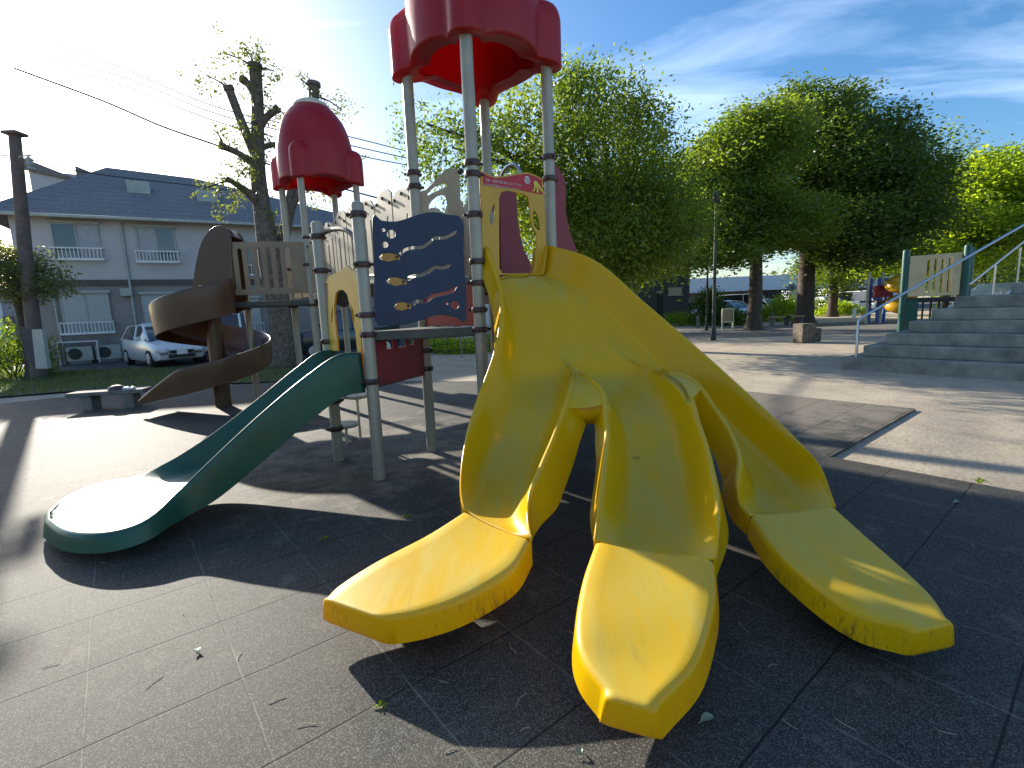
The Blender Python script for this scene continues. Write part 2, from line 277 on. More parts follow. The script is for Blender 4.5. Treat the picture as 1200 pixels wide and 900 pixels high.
    t.links.new(c3.outputs['Result'], c4.inputs['A']); t.links.new(jk.outputs[0], c4.inputs['Factor'])
    t.links.new(c4.outputs['Result'], b.inputs['Base Color']); b.inputs['Roughness'].default_value = .72; b.inputs['Specular IOR Level'].default_value = .28
    hs = N(t, 'ShaderNodeMath', operation='MULTIPLY_ADD'); hs.inputs[1].default_value = -1.2; t.links.new(jy, hs.inputs[0]); t.links.new(sv.outputs[1], hs.inputs[2])
    hx = N(t, 'ShaderNodeMath', operation='MULTIPLY_ADD'); hx.inputs[1].default_value = -.5; t.links.new(jx, hx.inputs[0]); t.links.new(hs.outputs[0], hx.inputs[2])
    bp = N(t, 'ShaderNodeBump', i_Strength=.8, i_Distance=.0025); t.links.new(hx.outputs[0], bp.inputs['Height']); t.links.new(bp.outputs[0], b.inputs['Normal'])
    MT['mat'] = m
    # sandy ground
    m = bpy.data.materials.new('sandy ground'); m.use_nodes = True; t = m.node_tree; b = t.nodes['Principled BSDF']
    tcn = N(t, 'ShaderNodeTexCoord'); P = tcn.outputs['Object']
    n1 = N(t, 'ShaderNodeTexNoise', i_Scale=1.3, i_Detail=9.0, i_Roughness=.7); t.links.new(P, n1.inputs[0])
    n2 = N(t, 'ShaderNodeTexNoise', i_Scale=28., i_Detail=6.0, i_Roughness=.85); t.links.new(P, n2.inputs[0])
    a1 = N(t, 'ShaderNodeMix', data_type='RGBA'); a1.inputs['A'].default_value = (.36, .29, .21, 1); a1.inputs['B'].default_value = (.54, .455, .335, 1)
    r1 = N(t, 'ShaderNodeMapRange'); r1.inputs[1].default_value = .3; r1.inputs[2].default_value = .7; t.links.new(n1.outputs[0], r1.inputs[0]); t.links.new(r1.outputs[0], a1.inputs['Factor'])
    a2 = N(t, 'ShaderNodeMix', data_type='RGBA', blend_type='MULTIPLY'); a2.inputs['Factor'].default_value = 1
    r2 = N(t, 'ShaderNodeMapRange'); r2.inputs[1].default_value = .35; r2.inputs[2].default_value = .55; r2.inputs[3].default_value = .55; r2.inputs[4].default_value = 1.05; t.links.new(n2.outputs[0], r2.inputs[0])
    t.links.new(a1.outputs['Result'], a2.inputs['A']); t.links.new(r2.outputs[0], a2.inputs['B']); t.links.new(a2.outputs['Result'], b.inputs['Base Color']); b.inputs['Roughness'].default_value = .95
    bp = N(t, 'ShaderNodeBump', i_Strength=.7, i_Distance=.03); t.links.new(n2.outputs[0], bp.inputs['Height']); t.links.new(bp.outputs[0], b.inputs['Normal'])
    MT['sand'] = m
ground_mats()
MT['asphalt'] = mat('asphalt', (.07, .07, .072), .85, 0, .15, 3, bump=.4, bscale=80)
MT['lawn'] = mat('lawn soil', (.05, .07, .03), .95, 0, .3, 2, rgb2=(.10, .085, .05), bump=.6, bscale=30)
MT['path'] = mat('gravel path', (.17, .155, .135), .95, 0, .2, 4, bump=.5, bscale=50)

# ------------------------------------------------------------------ mesh building
class MB:
    def __init__(s): s.v = []; s.f = []; s.off = Vector((0, 0, 0))
    def add(s, vs, fs):
        k = len(s.v); s.v += [tuple(a) for a in vs]; s.f += [tuple(i+k for i in a) for a in fs]; return s
    def box(s, c, d, rz=0., tilt=None):
        c = Vector(c); mt = Matrix.Rotation(rz, 3, 'Z')
        if tilt is not None: mt = mt @ Matrix.Rotation(tilt[1], 3, tilt[0])
        vs = [c + mt @ Vector((x*d[0]/2, y*d[1]/2, z*d[2]/2)) for x in (-1, 1) for y in (-1, 1) for z in (-1, 1)]
        return s.add(vs, [(0, 1, 3, 2), (4, 6, 7, 5), (0, 4, 5, 1), (2, 3, 7, 6), (0, 2, 6, 4), (1, 5, 7, 3)])
    def cyl(s, a, b, r0, r1=None, n=16, cap=True):
        a, b = Vector(a), Vector(b); r1 = r0 if r1 is None else r1; d = (b-a).normalized()
        x = d.orthogonal().normalized(); y = d.cross(x); vs = []
        for p, r in ((a, r0), (b, r1)):
            for i in range(n): th = 2*math.pi*i/n; vs.append(p + (x*math.cos(th)+y*math.sin(th))*r)
        fs = [(i, (i+1) % n, n+(i+1) % n, n+i) for i in range(n)]
        if cap: fs += [tuple(range(n))[::-1], tuple(range(n, 2*n))]
        return s.add(vs, fs)
    def tube(s, pts, r, n=10, cap=True):
        pts = [Vector(p) for p in pts]; rr = r if isinstance(r, (list, tuple)) else [r]*len(pts)
        vs = []; prev = None
        for i, p in enumerate(pts):
            d = (pts[min(i+1, len(pts)-1)] - pts[max(i-1, 0)]).normalized()
            x = (prev - d*prev.dot(d)) if prev is not None else d.orthogonal()
            if x.length < 1e-5: x = d.orthogonal()
            x.normalize(); prev = x; y = d.cross(x)
            for k in range(n): th = 2*math.pi*k/n; vs.append(p + (x*math.cos(th)+y*math.sin(th))*rr[i])
        fs = [(j*n+i, j*n+(i+1) % n, (j+1)*n+(i+1) % n, (j+1)*n+i) for j in range(len(pts)-1) for i in range(n)]
        if cap: fs += [tuple(range(n))[::-1], tuple(range((len(pts)-1)*n, len(pts)*n))]
        return s.add(vs, fs)
    def lathe(s, c, prof, n=24, cap=True):
        c = Vector(c); vs = [c + Vector((r*math.cos(2*math.pi*i/n), r*math.sin(2*math.pi*i/n), z)) for r, z in prof for i in range(n)]
        fs = [(j*n+i, j*n+(i+1) % n, (j+1)*n+(i+1) % n, (j+1)*n+i) for j in range(len(prof)-1) for i in range(n)]
        if cap: fs += [tuple(range(n))[::-1], tuple(range((len(prof)-1)*n, len(prof)*n))]
        return s.add(vs, fs)
    def grid(s, rows, closed=False):
        k = len(rows[0]); vs = [p for r in rows for p in r]
        fs = [(j*k+i, j*k+(i+1) % k, (j+1)*k+(i+1) % k, (j+1)*k+i) for j in range(len(rows)-1) for i in range(k if closed else k-1)]
        return s.add(vs, fs)
    def prism(s, poly, z0, z1):
        n = len(poly); vs = [(x, y, z0) for x, y in poly] + [(x, y, z1) for x, y in poly]
        return s.add(vs, [tuple(range(n))[::-1], tuple(range(n, 2*n))] + [(i, (i+1) % n, n+(i+1) % n, n+i) for i in range(n)])

def rootloc(p):
    while p.parent is not None: p = p.parent
    return p.location
def tag(o, label=None, cat=None, group=None, kind=None):
    if label: o['label'] = label
    if cat: o['category'] = cat
    if group: o['group'] = group
    if kind: o['kind'] = kind
    return o
def finish(name, me, m, parent, smooth, bevel, world=True, solid=0.):
    me.materials.clear()
    for q in (m if isinstance(m, (list, tuple)) else [m]): me.materials.append(MT[q] if isinstance(q, str) else q)
    o = bpy.data.objects.new(name, me); col.objects.link(o)
    if parent is not None:
        o.parent = parent
        if world: me.transform(Matrix.Translation(-Vector(rootloc(parent))))
    if smooth:
        for p in me.polygons: p.use_smooth = True
        if smooth is not True: me.set_sharp_from_angle(angle=R_(smooth))
    if solid:
        md = o.modifiers.new('solid', 'SOLIDIFY'); md.thickness = solid; md.offset = -1
    if bevel:
        md = o.modifiers.new('bevel', 'BEVEL'); md.width = bevel; md.segments = 2; md.limit_method = 'ANGLE'; md.angle_limit = R_(35)
    return o
def obj(name, mb, m, parent=None, smooth=35, bevel=0., world=True, solid=0., weld=False):
    me = bpy.data.meshes.new(name); me.from_pydata(mb.v, [], mb.f); me.validate(); 
    bm = bmesh.new(); bm.from_mesh(me)
    if weld: bmesh.ops.remove_doubles(bm, verts=bm.verts, dist=2e-4)
    bmesh.ops.recalc_face_normals(bm, faces=bm.faces); bm.to_mesh(me); bm.free()
    o = finish(name, me, m, parent, smooth, bevel, world, solid)
    if parent is None and mb.v:   # origin at the base of the mesh
        vs_ = np.array(mb.v); c = Vector(((vs_[:, 0].min()+vs_[:, 0].max())/2, (vs_[:, 1].min()+vs_[:, 1].max())/2, vs_[:, 2].min()))
        me.transform(Matrix.Translation(-c)); o.location = c
    return o
def empty(name, loc, label, cat, group=None, rz=0.):
    o = bpy.data.objects.new(name, None); col.objects.link(o); o.location = loc; o.rotation_euler = (0, 0, rz); o.empty_display_size = .2
    return tag(o, label, cat, group)

def flat_mesh(loops, th, P, u, bev=0.004, smooth_curve=False):
    """panel with holes standing on the vertical plane (P, u); loops are lists of (s, z)"""
    cu = bpy.data.curves.new('c', 'CURVE'); cu.dimensions = '2D'; cu.fill_mode = 'BOTH'; cu.extrude = th/2-bev; cu.bevel_depth = bev; cu.bevel_resolution = 1; cu.offset = -bev*.5
    for lp in loops:
        sp = cu.splines.new('POLY'); sp.points.add(len(lp)-1); sp.use_cyclic_u = True
        for q, (a, b) in zip(sp.points, lp): q.co = (a, b, 0, 1)
    o = bpy.data.objects.new('tmp', cu); col.objects.link(o); dg = bpy.context.evaluated_depsgraph_get(); dg.update()
    me = bpy.data.meshes.new_from_object(o.evaluated_get(dg)); bpy.data.objects.remove(o); bpy.data.curves.remove(cu)
    n = Vector((-u[1], u[0], 0))
    me.transform(Matrix(((u[0], 0, n.x, P[0]), (u[1], 0, n.y, P[1]), (0, 1, 0, P[2] if len(P) > 2 else 0), (0, 0, 0, 1))))
    return me
def panel(name, loops, m, parent, P, u, th=.02, smooth=30, **k):
    return finish(name, flat_mesh(loops, th, P, u, **k), m, parent, smooth, 0)
def smoothloop(pts, n=6):
    """closed Catmull-Rom through pts"""
    out = []; L = len(pts)
    for i in range(L):
        p0, p1, p2, p3 = [np.array(pts[(i+k-1) % L], float) for k in range(4)]
        for j in range(n):
            t = j/n; out.append(tuple(.5*((2*p1)+(-p0+p2)*t+(2*p0-5*p1+4*p2-p3)*t*t+(-p0+3*p1-3*p2+p3)*t**3)))
    return out
def cr_open(pts, n=6):
    pts = [np.array(p, float) for p in pts]; P = [2*pts[0]-pts[1]] + pts + [2*pts[-1]-pts[-2]]; out = []
    for i in range(1, len(P)-2):
        p0, p1, p2, p3 = P[i-1:i+3]
        for j in range(n):
            t = j/n; out.append(.5*((2*p1)+(-p0+p2)*t+(2*p0-5*p1+4*p2-p3)*t*t+(-p0+3*p1-3*p2+p3)*t**3))
    out.append(pts[-1]); return [tuple(o) for o in out]
def text_mesh(txt, size, P, u, n_off, zc, sc, slant=0.):
    cu = bpy.data.curves.new('t', 'FONT'); cu.body = txt; cu.size = size; cu.align_x = 'CENTER'; cu.align_y = 'CENTER'; cu.extrude = .0008
    o = bpy.data.objects.new('tmp', cu); col.objects.link(o); dg = bpy.context.evaluated_depsgraph_get(); dg.update()
    me = bpy.data.meshes.new_from_object(o.evaluated_get(dg)); bpy.data.objects.remove(o)
    n = Vector((u[1], -u[0], 0))
    c = Vector((P[0], P[1], 0)) + Vector((u[0], u[1], 0))*sc + n*n_off + Vector((0, 0, zc))
    me.transform(Matrix.Rotation(slant, 4, 'Z'))
    me.transform(Matrix(((u[0], 0, n.x, c.x), (u[1], 0, n.y, c.y), (0, 1, 0, c.z), (0, 0, 0, 1))))
    return me

# ------------------------------------------------------------------ ground
def sheet(name, poly, z, m, th=None):
    mb = MB()
    if th: mb.prism([(p[0], p[1]) for p in poly], z-th, z)
    else: mb.add([(p[0], p[1], z) for p in poly], [tuple(range(len(poly)))])
    me = bpy.data.meshes.new(name); me.from_pydata(mb.v, [], mb.f)
    o = bpy.data.objects.new(name, me); col.objects.link(o); me.materials.append(MT[m]); o['kind'] = 'structure'; return o
sheet('ground', [(-400, -60), (400, -60), (400, 700), (-400, 700)], -.03, 'sand')
md_ = (.7826, .6225); nd_ = (-.6225, .7826)
def mn(m_, n_): return (md_[0]*m_+nd_[0]*n_, md_[1]*m_+nd_[1]*n_)
sheet('rubber_mat', [mn(-14, -6), mn(5.15, -6), mn(5.15, 1.68), mn(8.1, 1.68), mn(8.1, 5.6), mn(3.5, 12.6), mn(-1.2, 14.6), mn(-14, 14.6)], 0, 'mat', th=.03)
sheet('lawn', [g(-60, 470)[:2], g(120, 456)[:2], g(330, 447)[:2], g(480, 428)[:2], g(480, 414)[:2], g(250, 430)[:2], g(-80, 440)[:2]], .012, 'lawn')
sheet('parking_lot', [(-60, 16.6), (-12, 17.2), (-4, 19.5), (-4, 60), (-60, 60)], -.018, 'asphalt')
sheet('road', [(-10, 46), (14, 44), (60, 44), (140, 60), (140, 90), (-10, 90)], -.016, 'asphalt')
sheet('path', [(3, 21), (30, 19), (50, 26), (50, 31), (14, 29), (2, 30)], -.022, 'path')

# ================================================================== PLAY STRUCTURE
PB = Vector((-.27, 4.56)); ud = Vector((.751, .660)); wd = Vector((-.660, .751)); SD = .97
PRR = PB+ud*SD; PC = PB+wd*SD; PK = PRR+wd*SD; PA = Vector((-1.26, 4.42)); PD = Vector((-1.86, 5.07))
play = empty('play_structure', (-.9, 5.2, 0), 'beige-posted play tower with yellow three-lobed slide and two red dome roofs', 'play structure')
BR_L = 3.95                                               # length of the bridge
QC = Vector((-3.38, 8.68)); QK = QC+ud*SD; wb = (QC-PC).normalized(); BR_L = (QC-PC).length; QC2 = QC+wd*SD; QK2 = QK+wd*SD
def zat(x, y, P): return at(x, y, P[1])[2]
def post(P, top, clamps=(), r=.055, capped=True, base=0., bot=-.02):
    mb = MB(); prof = [(r, bot), (r, top-.03), (r*.92, top-.012), (r*.6, top)] if capped else [(r, bot), (r, top)]
    mb.lathe((P[0], P[1], 0), prof, 20)
    o = obj('post', mb, 'post', play, 40)
    for z in clamps:
        c = MB(); c.lathe((P[0], P[1], z), [(r+.001, -.025), (r+.014, -.025), (r+.018, -.012), (r+.018, .012), (r+.014, .025), (r+.001, .025)], 18, cap=False)
        for k in (0, 1, 2):
            a = k*2.1+.5+z*3
            c.cyl((P[0]+math.cos(a)*(r+.008), P[1]+math.sin(a)*(r+.008), z), (P[0]+math.cos(a)*(r+.045), P[1]+math.sin(a)*(r+.045), z), .016, .014, 8)
        obj('clamp', c, 'clamp', o, 40)
    return o
ROOFZ = 3.86
post(PA, zat(426, 236, PA), [zat(430, y, PA) for y in (251, 310, 369, 392, 447)])
post(PB, ROOFZ+.1, [zat(550, y, PB) for y in (191.6, 204.6, 252, 307, 332, 363.5, 386.6)], capped=False)
post(PC, ROOFZ+.1, [zat(490, y, PC) for y in (203, 219, 411, 432)], capped=False)
post(PRR, ROOFZ+.1, [zat(641, y, PRR) for y in (185, 210)], capped=False)
post(PK, ROOFZ+.1, [2.9, 2.0, 1.7], capped=False)
post(PD, zat(382, 259, PD), [zat(386, y, PD) for y in (277, 317, 400, 470, 502)])
for P in (QC, QK, QC2, QK2): post(P, 3.94, [2.85, 2.4, 1.72], capped=False)
# extra triangular landing left of the second tower, for the spiral slide
QM = Vector((at(268, 350, 8.5).x, 8.5)); QL = QM+Vector((-.1, .75))
post(QL, 2.2, [1.72, 2.1])

# decks
def deck(poly, z, th=.06):
    mb = MB(); mb.prism([tuple(p) for p in poly], z-th, z); return obj('deck', mb, 'deck', play, 30, bevel=.008)
deck([PA, PB, PC], 1.36, .085); deck([PA, PC, PD], .93, .085); deck([PB, PRR, PK, PC], 1.82, .09)
deck([QC, QK, QK2, QC2], 1.82, .09); deck([QC2, QC, QM, QL], 1.815, .09)
mb = MB()
rows = []
for i in range(17):
    s = i/16; z = 1.80+.16*math.sin(math.pi*s)*1.0
    a = PC+ud*.08+wb*(BR_L*s); b = PC+ud*(SD-.08)+wb*(BR_L*s); rows.append([(a.x, a.y, z), (b.x, b.y, z), (b.x, b.y, z-.05), (a.x, a.y, z-.05)])
mb.grid(rows, closed=True); obj('bridge_deck', mb, 'deck', play, 30)

def L_(px, P, u): return [onplane(x, y, P, u) for x, y in px]
# --- blue wave board between A and B
uAB = (PB-PA).normalized(); LAB = (PB-PA).length
c3 = lambda pts: [(360+x/3.4625, 180+y/3.4625) for x, y in pts]
outl = c3([(266, 262), (300, 272), (345, 277), (385, 271), (440, 252), (490, 240), (530, 240), (575, 250), (628, 268), (634, 400), (645, 668), (605, 664), (560, 656), (520, 656), (470, 672), (420, 688), (360, 697), (320, 694), (278, 682), (272, 500)])
loops = [smoothloop(L_(outl, PA, uAB), 3)]
def fishhole(pts, w_):
    """wavy slit of width w_ following px points (crop coordinates)"""
    c = cr_open([np.array(q) for q in pts], 5); up, dn = [], []
    for i, q in enumerate(c):
        a = np.array(c[min(i+1, len(c)-1)])-np.array(c[max(i-1, 0)]); a = a/np.linalg.norm(a); n = np.array([-a[1], a[0]])
        ww = w_*(.55 if i < 1 else 1)*(1 if i < len(c)-2 else .5); up.append(tuple(np.array(q)+n*ww)); dn.append(tuple(np.array(q)-n*ww))
    return up+dn[::-1]
sl = [[(372, 415), (395, 392), (430, 382), (468, 380), (495, 362), (520, 343), (555, 342), (585, 330), (608, 312)],
      [(405, 515), (425, 498), (460, 493), (490, 478), (520, 462), (550, 464), (582, 450)],
      [(425, 612), (445, 600), (480, 598), (510, 578), (545, 570), (580, 560), (608, 538)]]
for q in sl: loops.append(L_(c3(fishhole(q, 8)), PA, uAB))
def circ(cx, cy, r, n=14): return [(cx+r*math.cos(2*math.pi*i/n), cy+r*math.sin(2*math.pi*i/n)) for i in range(n)]
for cx, cy, r in ((308, 310, 9), (341, 327, 19), (316, 370, 14), (565, 608, 7), (598, 615, 18)): loops.append(L_(c3(circ(cx, cy, r)), PA, uAB))
fish = [(288, 420, 378, 422), (318, 517, 405, 522), (345, 620, 425, 620)]
for x0, y0, x1, y1 in fish:
    c = [(x0, y0), (x0+14, y0-14), ((x0+x1)/2, (y0+y1)/2-19), (x1-12, y1-12), (x1, y1-12), (x1, y1+10), (x1-14, y1+10), ((x0+x1)/2, (y0+y1)/2+19), (x0+14, y0+13)]
    loops.append(L_(c3(c), PA, uAB))
bp_ = panel('barrier_panel', loops, 'blue', play, (PA.x, PA.y), uAB, .018); bp_['label'] = 'navy wave-topped board with three cut-out fish'
for x0, y0, x1, y1 in fish:
    c = [(x0+12, y0+1), (x0+22, y0-13), ((x0+x1)/2, (y0+y1)/2-17), (x1-14, y1-12), (x1-4, y1-14), (x1-4, y1+12), (x1-14, y1+8), ((x0+x1)/2, (y0+y1)/2+17), (x0+22, y0+13)]
    panel('fish', [smoothloop(L_(c3(c), PA, uAB), 3)], 'orange', bp_, (PA.x, PA.y), uAB, .012)
    e = L_(c3([(x1-14, y1-3)]), PA, uAB)[0]; q = MB(); pp = PA+uAB*e[0]; nn = Vector((uAB[1], -uAB[0]))
    q.cyl((pp.x+nn.x*.004, pp.y+nn.y*.004, e[1]), (pp.x+nn.x*.012, pp.y+nn.y*.012, e[1]), .014, .013, 12); obj('fish_eye', q, 'bolt', bp_, 30)
# --- red risers
def riser(P, Q, z0, z1, m='maroon', holes=()):
    u = (Q-P).normalized(); L = (Q-P).length; lp = [[(.06, z0), (L-.06, z0), (L-.06, z1), (.06, z1)]]
    for a, b, c, d in holes: lp.append([(a, c), (b, c), (b, d), (a, d)])
    return panel('riser_panel', lp, m, play, (P.x, P.y), u, .02)
riser(PA, PC, .86, 1.31, holes=((.25, .36, 1.18, 1.26), (.42, .58, 1.18, 1.26), (.64, .74, 1.19, 1.25)))['label'] = 'maroon board with small windows under the stepped decks'
riser(PB, PC, 1.37, 1.76, 'red')
# --- yellow entry board on B-R (slide mouth)
c6 = lambda pts: [(540+x/6.4286, 190+y/6.4286) for x, y in pts]
uBR = ud
outl = c6([(140, 62), (185, 88), (250, 112), (330, 104), (410, 88), (490, 78), (550, 95), (612, 128), (622, 260), (632, 420), (640, 620), (600, 760), (560, 850), (290, 850), (270, 880), (160, 872), (155, 500), (148, 250)])
inn = c6([(300, 228), (340, 216), (400, 226), (460, 240), (500, 262), (514, 300), (520, 400), (532, 480), (566, 540), (572, 640), (560, 780), (545, 838), (310, 840), (286, 800), (282, 500), (284, 270)])
h1 = c6([(240, 322), (256, 325), (256, 430), (222, 486), (214, 400)]); h2 = c6([(545, 362), (575, 400), (592, 470), (594, 520), (556, 490), (540, 440)])
yb = panel('entry_panel', [L_(outl, PB, uBR), L_(inn, PB, uBR), smoothloop(L_(h1, PB, uBR), 2), smoothloop(L_(h2, PB, uBR), 2)], 'yboard', play, (PB.x, PB.y), uBR, .02)
yb['label'] = 'yellow board round the slide mouth with a red notice along its top'
nout = Vector((uBR[1], -uBR[0]))
Psg = PB+nout*.0125
red = c6([(162, 84), (195, 104), (250, 124), (330, 116), (410, 100), (490, 90), (545, 106), (604, 138), (608, 246), (540, 232), (450, 214), (350, 196), (250, 186), (166, 176)])
sg = panel('notice', [L_(red, PB, uBR)], 'signred', yb, (Psg.x, Psg.y), uBR, .004, bev=.0008)
def tp(px, py): return onplane(px, py, PB, uBR)
a = tp(591, 215); b_ = tp(588, 220)
for txt, (px, py), w_ in (('危険・遊具の端に乗らないで下さい', (589.5, 214.8), 1), ('小さなお子様にはつきそって下さい', (588, 220.0), 1)):
    s_, z_ = tp(px, py); s0 = tp(px-21, py-3.2); s1 = tp(px+21, py+3.2)
    me = text_mesh(txt, (s1[0]-s0[0])/len(txt)*1.02, PB, uBR, .0165, z_, s_, math.atan2(s1[1]-s0[1], s1[0]-s0[0]))
    finish('lettering', me, 'signwhite', yb, None, 0)
s_, z_ = tp(616.5, 211.5)
panel('badge', [[(s_+.036*math.cos(t/20*2*math.pi), z_+.036*math.sin(t/20*2*math.pi)) for t in range(20)]], 'signwhite', yb, ((PB+nout*.0165).x, (PB+nout*.0165).y), uBR, .003, bev=.0005)
finish('lettering', text_mesh('6-12', .030, PB, uBR, .0205, z_+.008, s_, -.15), 'signgreen', yb, None, 0)
panel('lettering', [[(s_-.017, z_-.012), (s_+.02, z_-.017), (s_+.018, z_-.024), (s_-.015, z_-.020)]], 'signgreen', yb, ((PB+nout*.0195).x, (PB+nout*.0195).y), uBR, .002, bev=.0003)
bq = 598, 198; bs = 28.12
bmk = lambda pts: [tp(bq[0]+x/bs, bq[1]+y/bs) for x, y in pts]
for pts in ([(735, 420), (800, 395), (800, 520), (790, 640), (760, 740), (650, 750), (740, 690), (745, 560)], [(800, 400), (830, 470), (870, 620), (900, 790), (820, 785), (835, 700), (800, 560)], [(815, 400), (900, 520), (970, 620), (1035, 745), (990, 765), (930, 680), (860, 560)]):
    panel('emblem', [bmk(pts)], 'signyellow', yb, ((PB+nout*.017).x, (PB+nout*.017).y), uBR, .003, bev=.0004)
# --- yellow arch between D and A (green slide mouth)
uDA = (PA-PD).normalized()
c7 = lambda pts: [(300+x/6.923, 330+y/6.923) for x, y in pts]
outl = c7([(588, 10), (560, 15), (600, -45), (680, -80), (745, -130), (790, -90), (845, -70), (850, 60), (858, 400), (872, 812), (835, 812), (828, 560), (812, 400), (790, 300), (765, 180), (745, 100), (715, 68), (680, 68), (655, 95), (640, 200), (648, 330), (662, 450), (672, 562), (600, 562), (592, 300)])
h1 = c7([(627, 190), (633, 250), (628, 330), (620, 345), (617, 280)]); h2 = c7([(780, 180), (795, 230), (806, 300), (806, 350), (790, 300), (778, 230)])
panel('entry_arch', [L_(outl, PD, uDA), L_(h1, PD, uDA), L_(h2, PD, uDA)], 'yboard', play, (PD.x, PD.y), uDA, .02)['label'] = 'mustard arch board over the green slide'
mb = MB(); z1 = zat(386, 277, PD); z2 = zat(415, 286, PA)
mb.tube(cr_open([(PD.x, PD.y, z1), (PD.x+.18, PD.y-.17, z1+.03), (PD.x+.42, PD.y-.44, z1-.02), (PA.x, PA.y, z2)], 6), .022, 10); obj('grab_bar', mb, 'clamp', play)
# beam on the blue board's foot
# --- beige boards on C-K and along the bridge
def board(P, u, s0, s1, z0, tops, slots=(), m='beige', bolts=(), name='guard_board', th=.02):
    n = len(tops); lp = [(s0, z0), (s1, z0)] + [(s1-(s1-s0)*i/(n-1), tops[::-1][i]) for i in range(n)]
    loops = [lp]
    for a, b, c, d in slots:
        r = (b-a)/2; loops.append([(a, c), (b, c), (b, d-r)] + [((a+b)/2+r*math.cos(t), d-r+r*math.sin(t)) for t in (math.pi*.25, math.pi*.5, math.pi*.75)] + [(a, d-r)])
    o = panel(name, loops, m, play, (P.x, P.y), u, th)
    for s_, z_ in bolts:
        q = MB(); pp = P+Vector(u)*s_; nn = Vector((u[1], -u[0])) if u[0]*0+1 else None
        for sg_ in (1, -1):
            q.cyl((pp.x, pp.y, z_), (pp.x+nn.x*.03*sg_, pp.y+nn.y*.03*sg_, z_), .022, .016, 10)
        obj('bolt', q, 'bolt', o, 30)
    return o
# tower side board with window and wave top
uCK = ud
cz = lambda pts: [(480+x/11.25, 180+y/11.25) for x, y in pts]
outl = cz([(95, 490), (150, 500), (215, 480), (260, 440), (330, 365), (400, 290), (470, 215), (520, 195), (600, 205), (655, 235), (662, 500), (668, 850), (668, 1900), (110, 1900), (105, 900)])
in1 = cz([(225, 540), (270, 490), (340, 430), (410, 390), (470, 390), (500, 410), (480, 450), (400, 480), (300, 520), (240, 560)])
in2 = cz([(245, 800), (250, 680), (290, 620), (350, 570), (420, 545), (470, 550), (490, 600), (505, 700), (515, 800), (515, 1150), (245, 1150)])
panel('guard_board', [L_(outl, PC, uCK), L_(in1, PC, uCK), L_(in2, PC, uCK)], 'beige', play, (PC.x, PC.y), uCK, .02)
e = L_(cz([(660, 240)]), PC, uCK)[0]; q = MB(); pp = PC+uCK*e[0]; q.cyl((pp.x+nout.x*.04, pp.y+nout.y*.04, e[1]), (pp.x, pp.y, e[1]), .03, .03, 12); obj('bolt', q, 'bolt', play, 30)
board(PC, uCK, .66, .92, 1.85, [2.75, 2.85, 2.8], slots=((.74, .78, 1.95, 2.5),))
# bridge railings (both sides), boards with stepped rounded heads
nb = 8
for side in (0, 1):
    P0 = PC + ud*(SD*side); per = BR_L/nb
    for k in range(nb):
        s0 = .06+k*per*.985; s1 = s0+per*.93; lift = .16*math.sin(math.pi*(k+.5)/nb)
        zt = 2.78+lift-.05*k/nb
        up_ = k % 3
        tops = [zt-.12, zt-.03, zt, zt+.02, zt+.01, zt-.04] if up_ != 1 else [zt-.02, zt+.03, zt+.05, zt+.03, zt, zt-.12]
        w_ = s1-s0
        board(P0, wb, s0, s1, 1.78+lift*.9, tops, slots=((s0+w_*.22, s0+w_*.32, 1.95+lift, 2.52+lift), (s0+w_*.62, s0+w_*.74, 1.95+lift, 2.45+lift)),
              bolts=((s0+w_*.12, zt-.12), (s0+w_*.5, zt-.04), (s0+w_*.88, zt-.08)) if side == 0 else ())
    mb = MB(); mb.tube([(P0.x+wb.x*BR_L*t, P0.y+wb.y*BR_L*t, 1.86+.16*math.sin(math.pi*t)) for t in [i/12 for i in range(13)]], .022, 8); obj('bridge_rail', mb, 'post', play)
# second tower boards
for (P, u, L) in ((QC2, ud, SD), (QK, wd, SD)):
    for k in range(3):
        board(P, u, .07+k*.29, .07+k*.29+.26, 1.86, [2.7, 2.8, 2.78, 2.7], slots=((.15+k*.29, .2+k*.29, 1.95, 2.5),))
# slatted rail out to the spiral
uQ = (QC-QM).normalized(); LQ = (QC-QM).length
loops = [[(0, 1.93), (LQ-.02, 1.93), (LQ-.02, 2.78), (0, 2.80)]]
for k in range(7):
    a = .07+k*.152; b = a+.075; r = .0375
    loops.append([(a, 2.02), (b, 2.02), (b, 2.66)] + [((a+b)/2+r*math.cos(t), 2.66+r*math.sin(t)) for t in (math.pi*.25, math.pi*.5, math.pi*.75)] + [(a, 2.66)])
panel('guard_rail', loops, 'brownrail', play, (QM.x, QM.y), uQ, .03)['label'] = 'taupe slatted guard board beside the brown spiral slide'
board(QC, wd, .1, .42, 1.86, [2.6, 2.75, 2.8, 2.78]); board(QC, wd, .5, .86, 1.86, [2.78, 2.8, 2.72, 2.6])

# --- maroon fins of the climber on the R-K side
cf = lambda pts: [(540+x/6.4286, 190+y/6.4286) for x, y in pts]
f1 = cf([(684, 0), (735, 60), (775, 130), (785, 230), (780, 360), (800, 470), (825, 560), (850, 625), (900, 760), (1050, 1300), (1100, 1900), (690, 1900), (690, 700)])
panel('climber_fin', [[(max(a, .06), max(b, .05)) for a, b in L_(f1, PRR, ud)]], 'maroon', play, (PRR.x, PRR.y), ud, .03)
f2 = cf([(290, 200), (330, 120), (395, 180), (415, 260), (425, 420), (440, 540), (470, 660), (510, 740), (560, 850), (640, 1000), (760, 1300), (800, 1900), (290, 1900)])
panel('climber_fin', [[(max(a, .06), max(b, .05)) for a, b in L_(f2, PK, ud)]], 'maroon', play, (PK.x, PK.y), ud, .03)
mb = MB()
for k in range(6):
    s_ = .3+.17*k; z_ = 1.7-.28*k
    a = PRR+ud*s_; b = PK+ud*s_; mb.cyl((a.x, a.y, z_), (b.x, b.y, z_), .025, .025, 10)
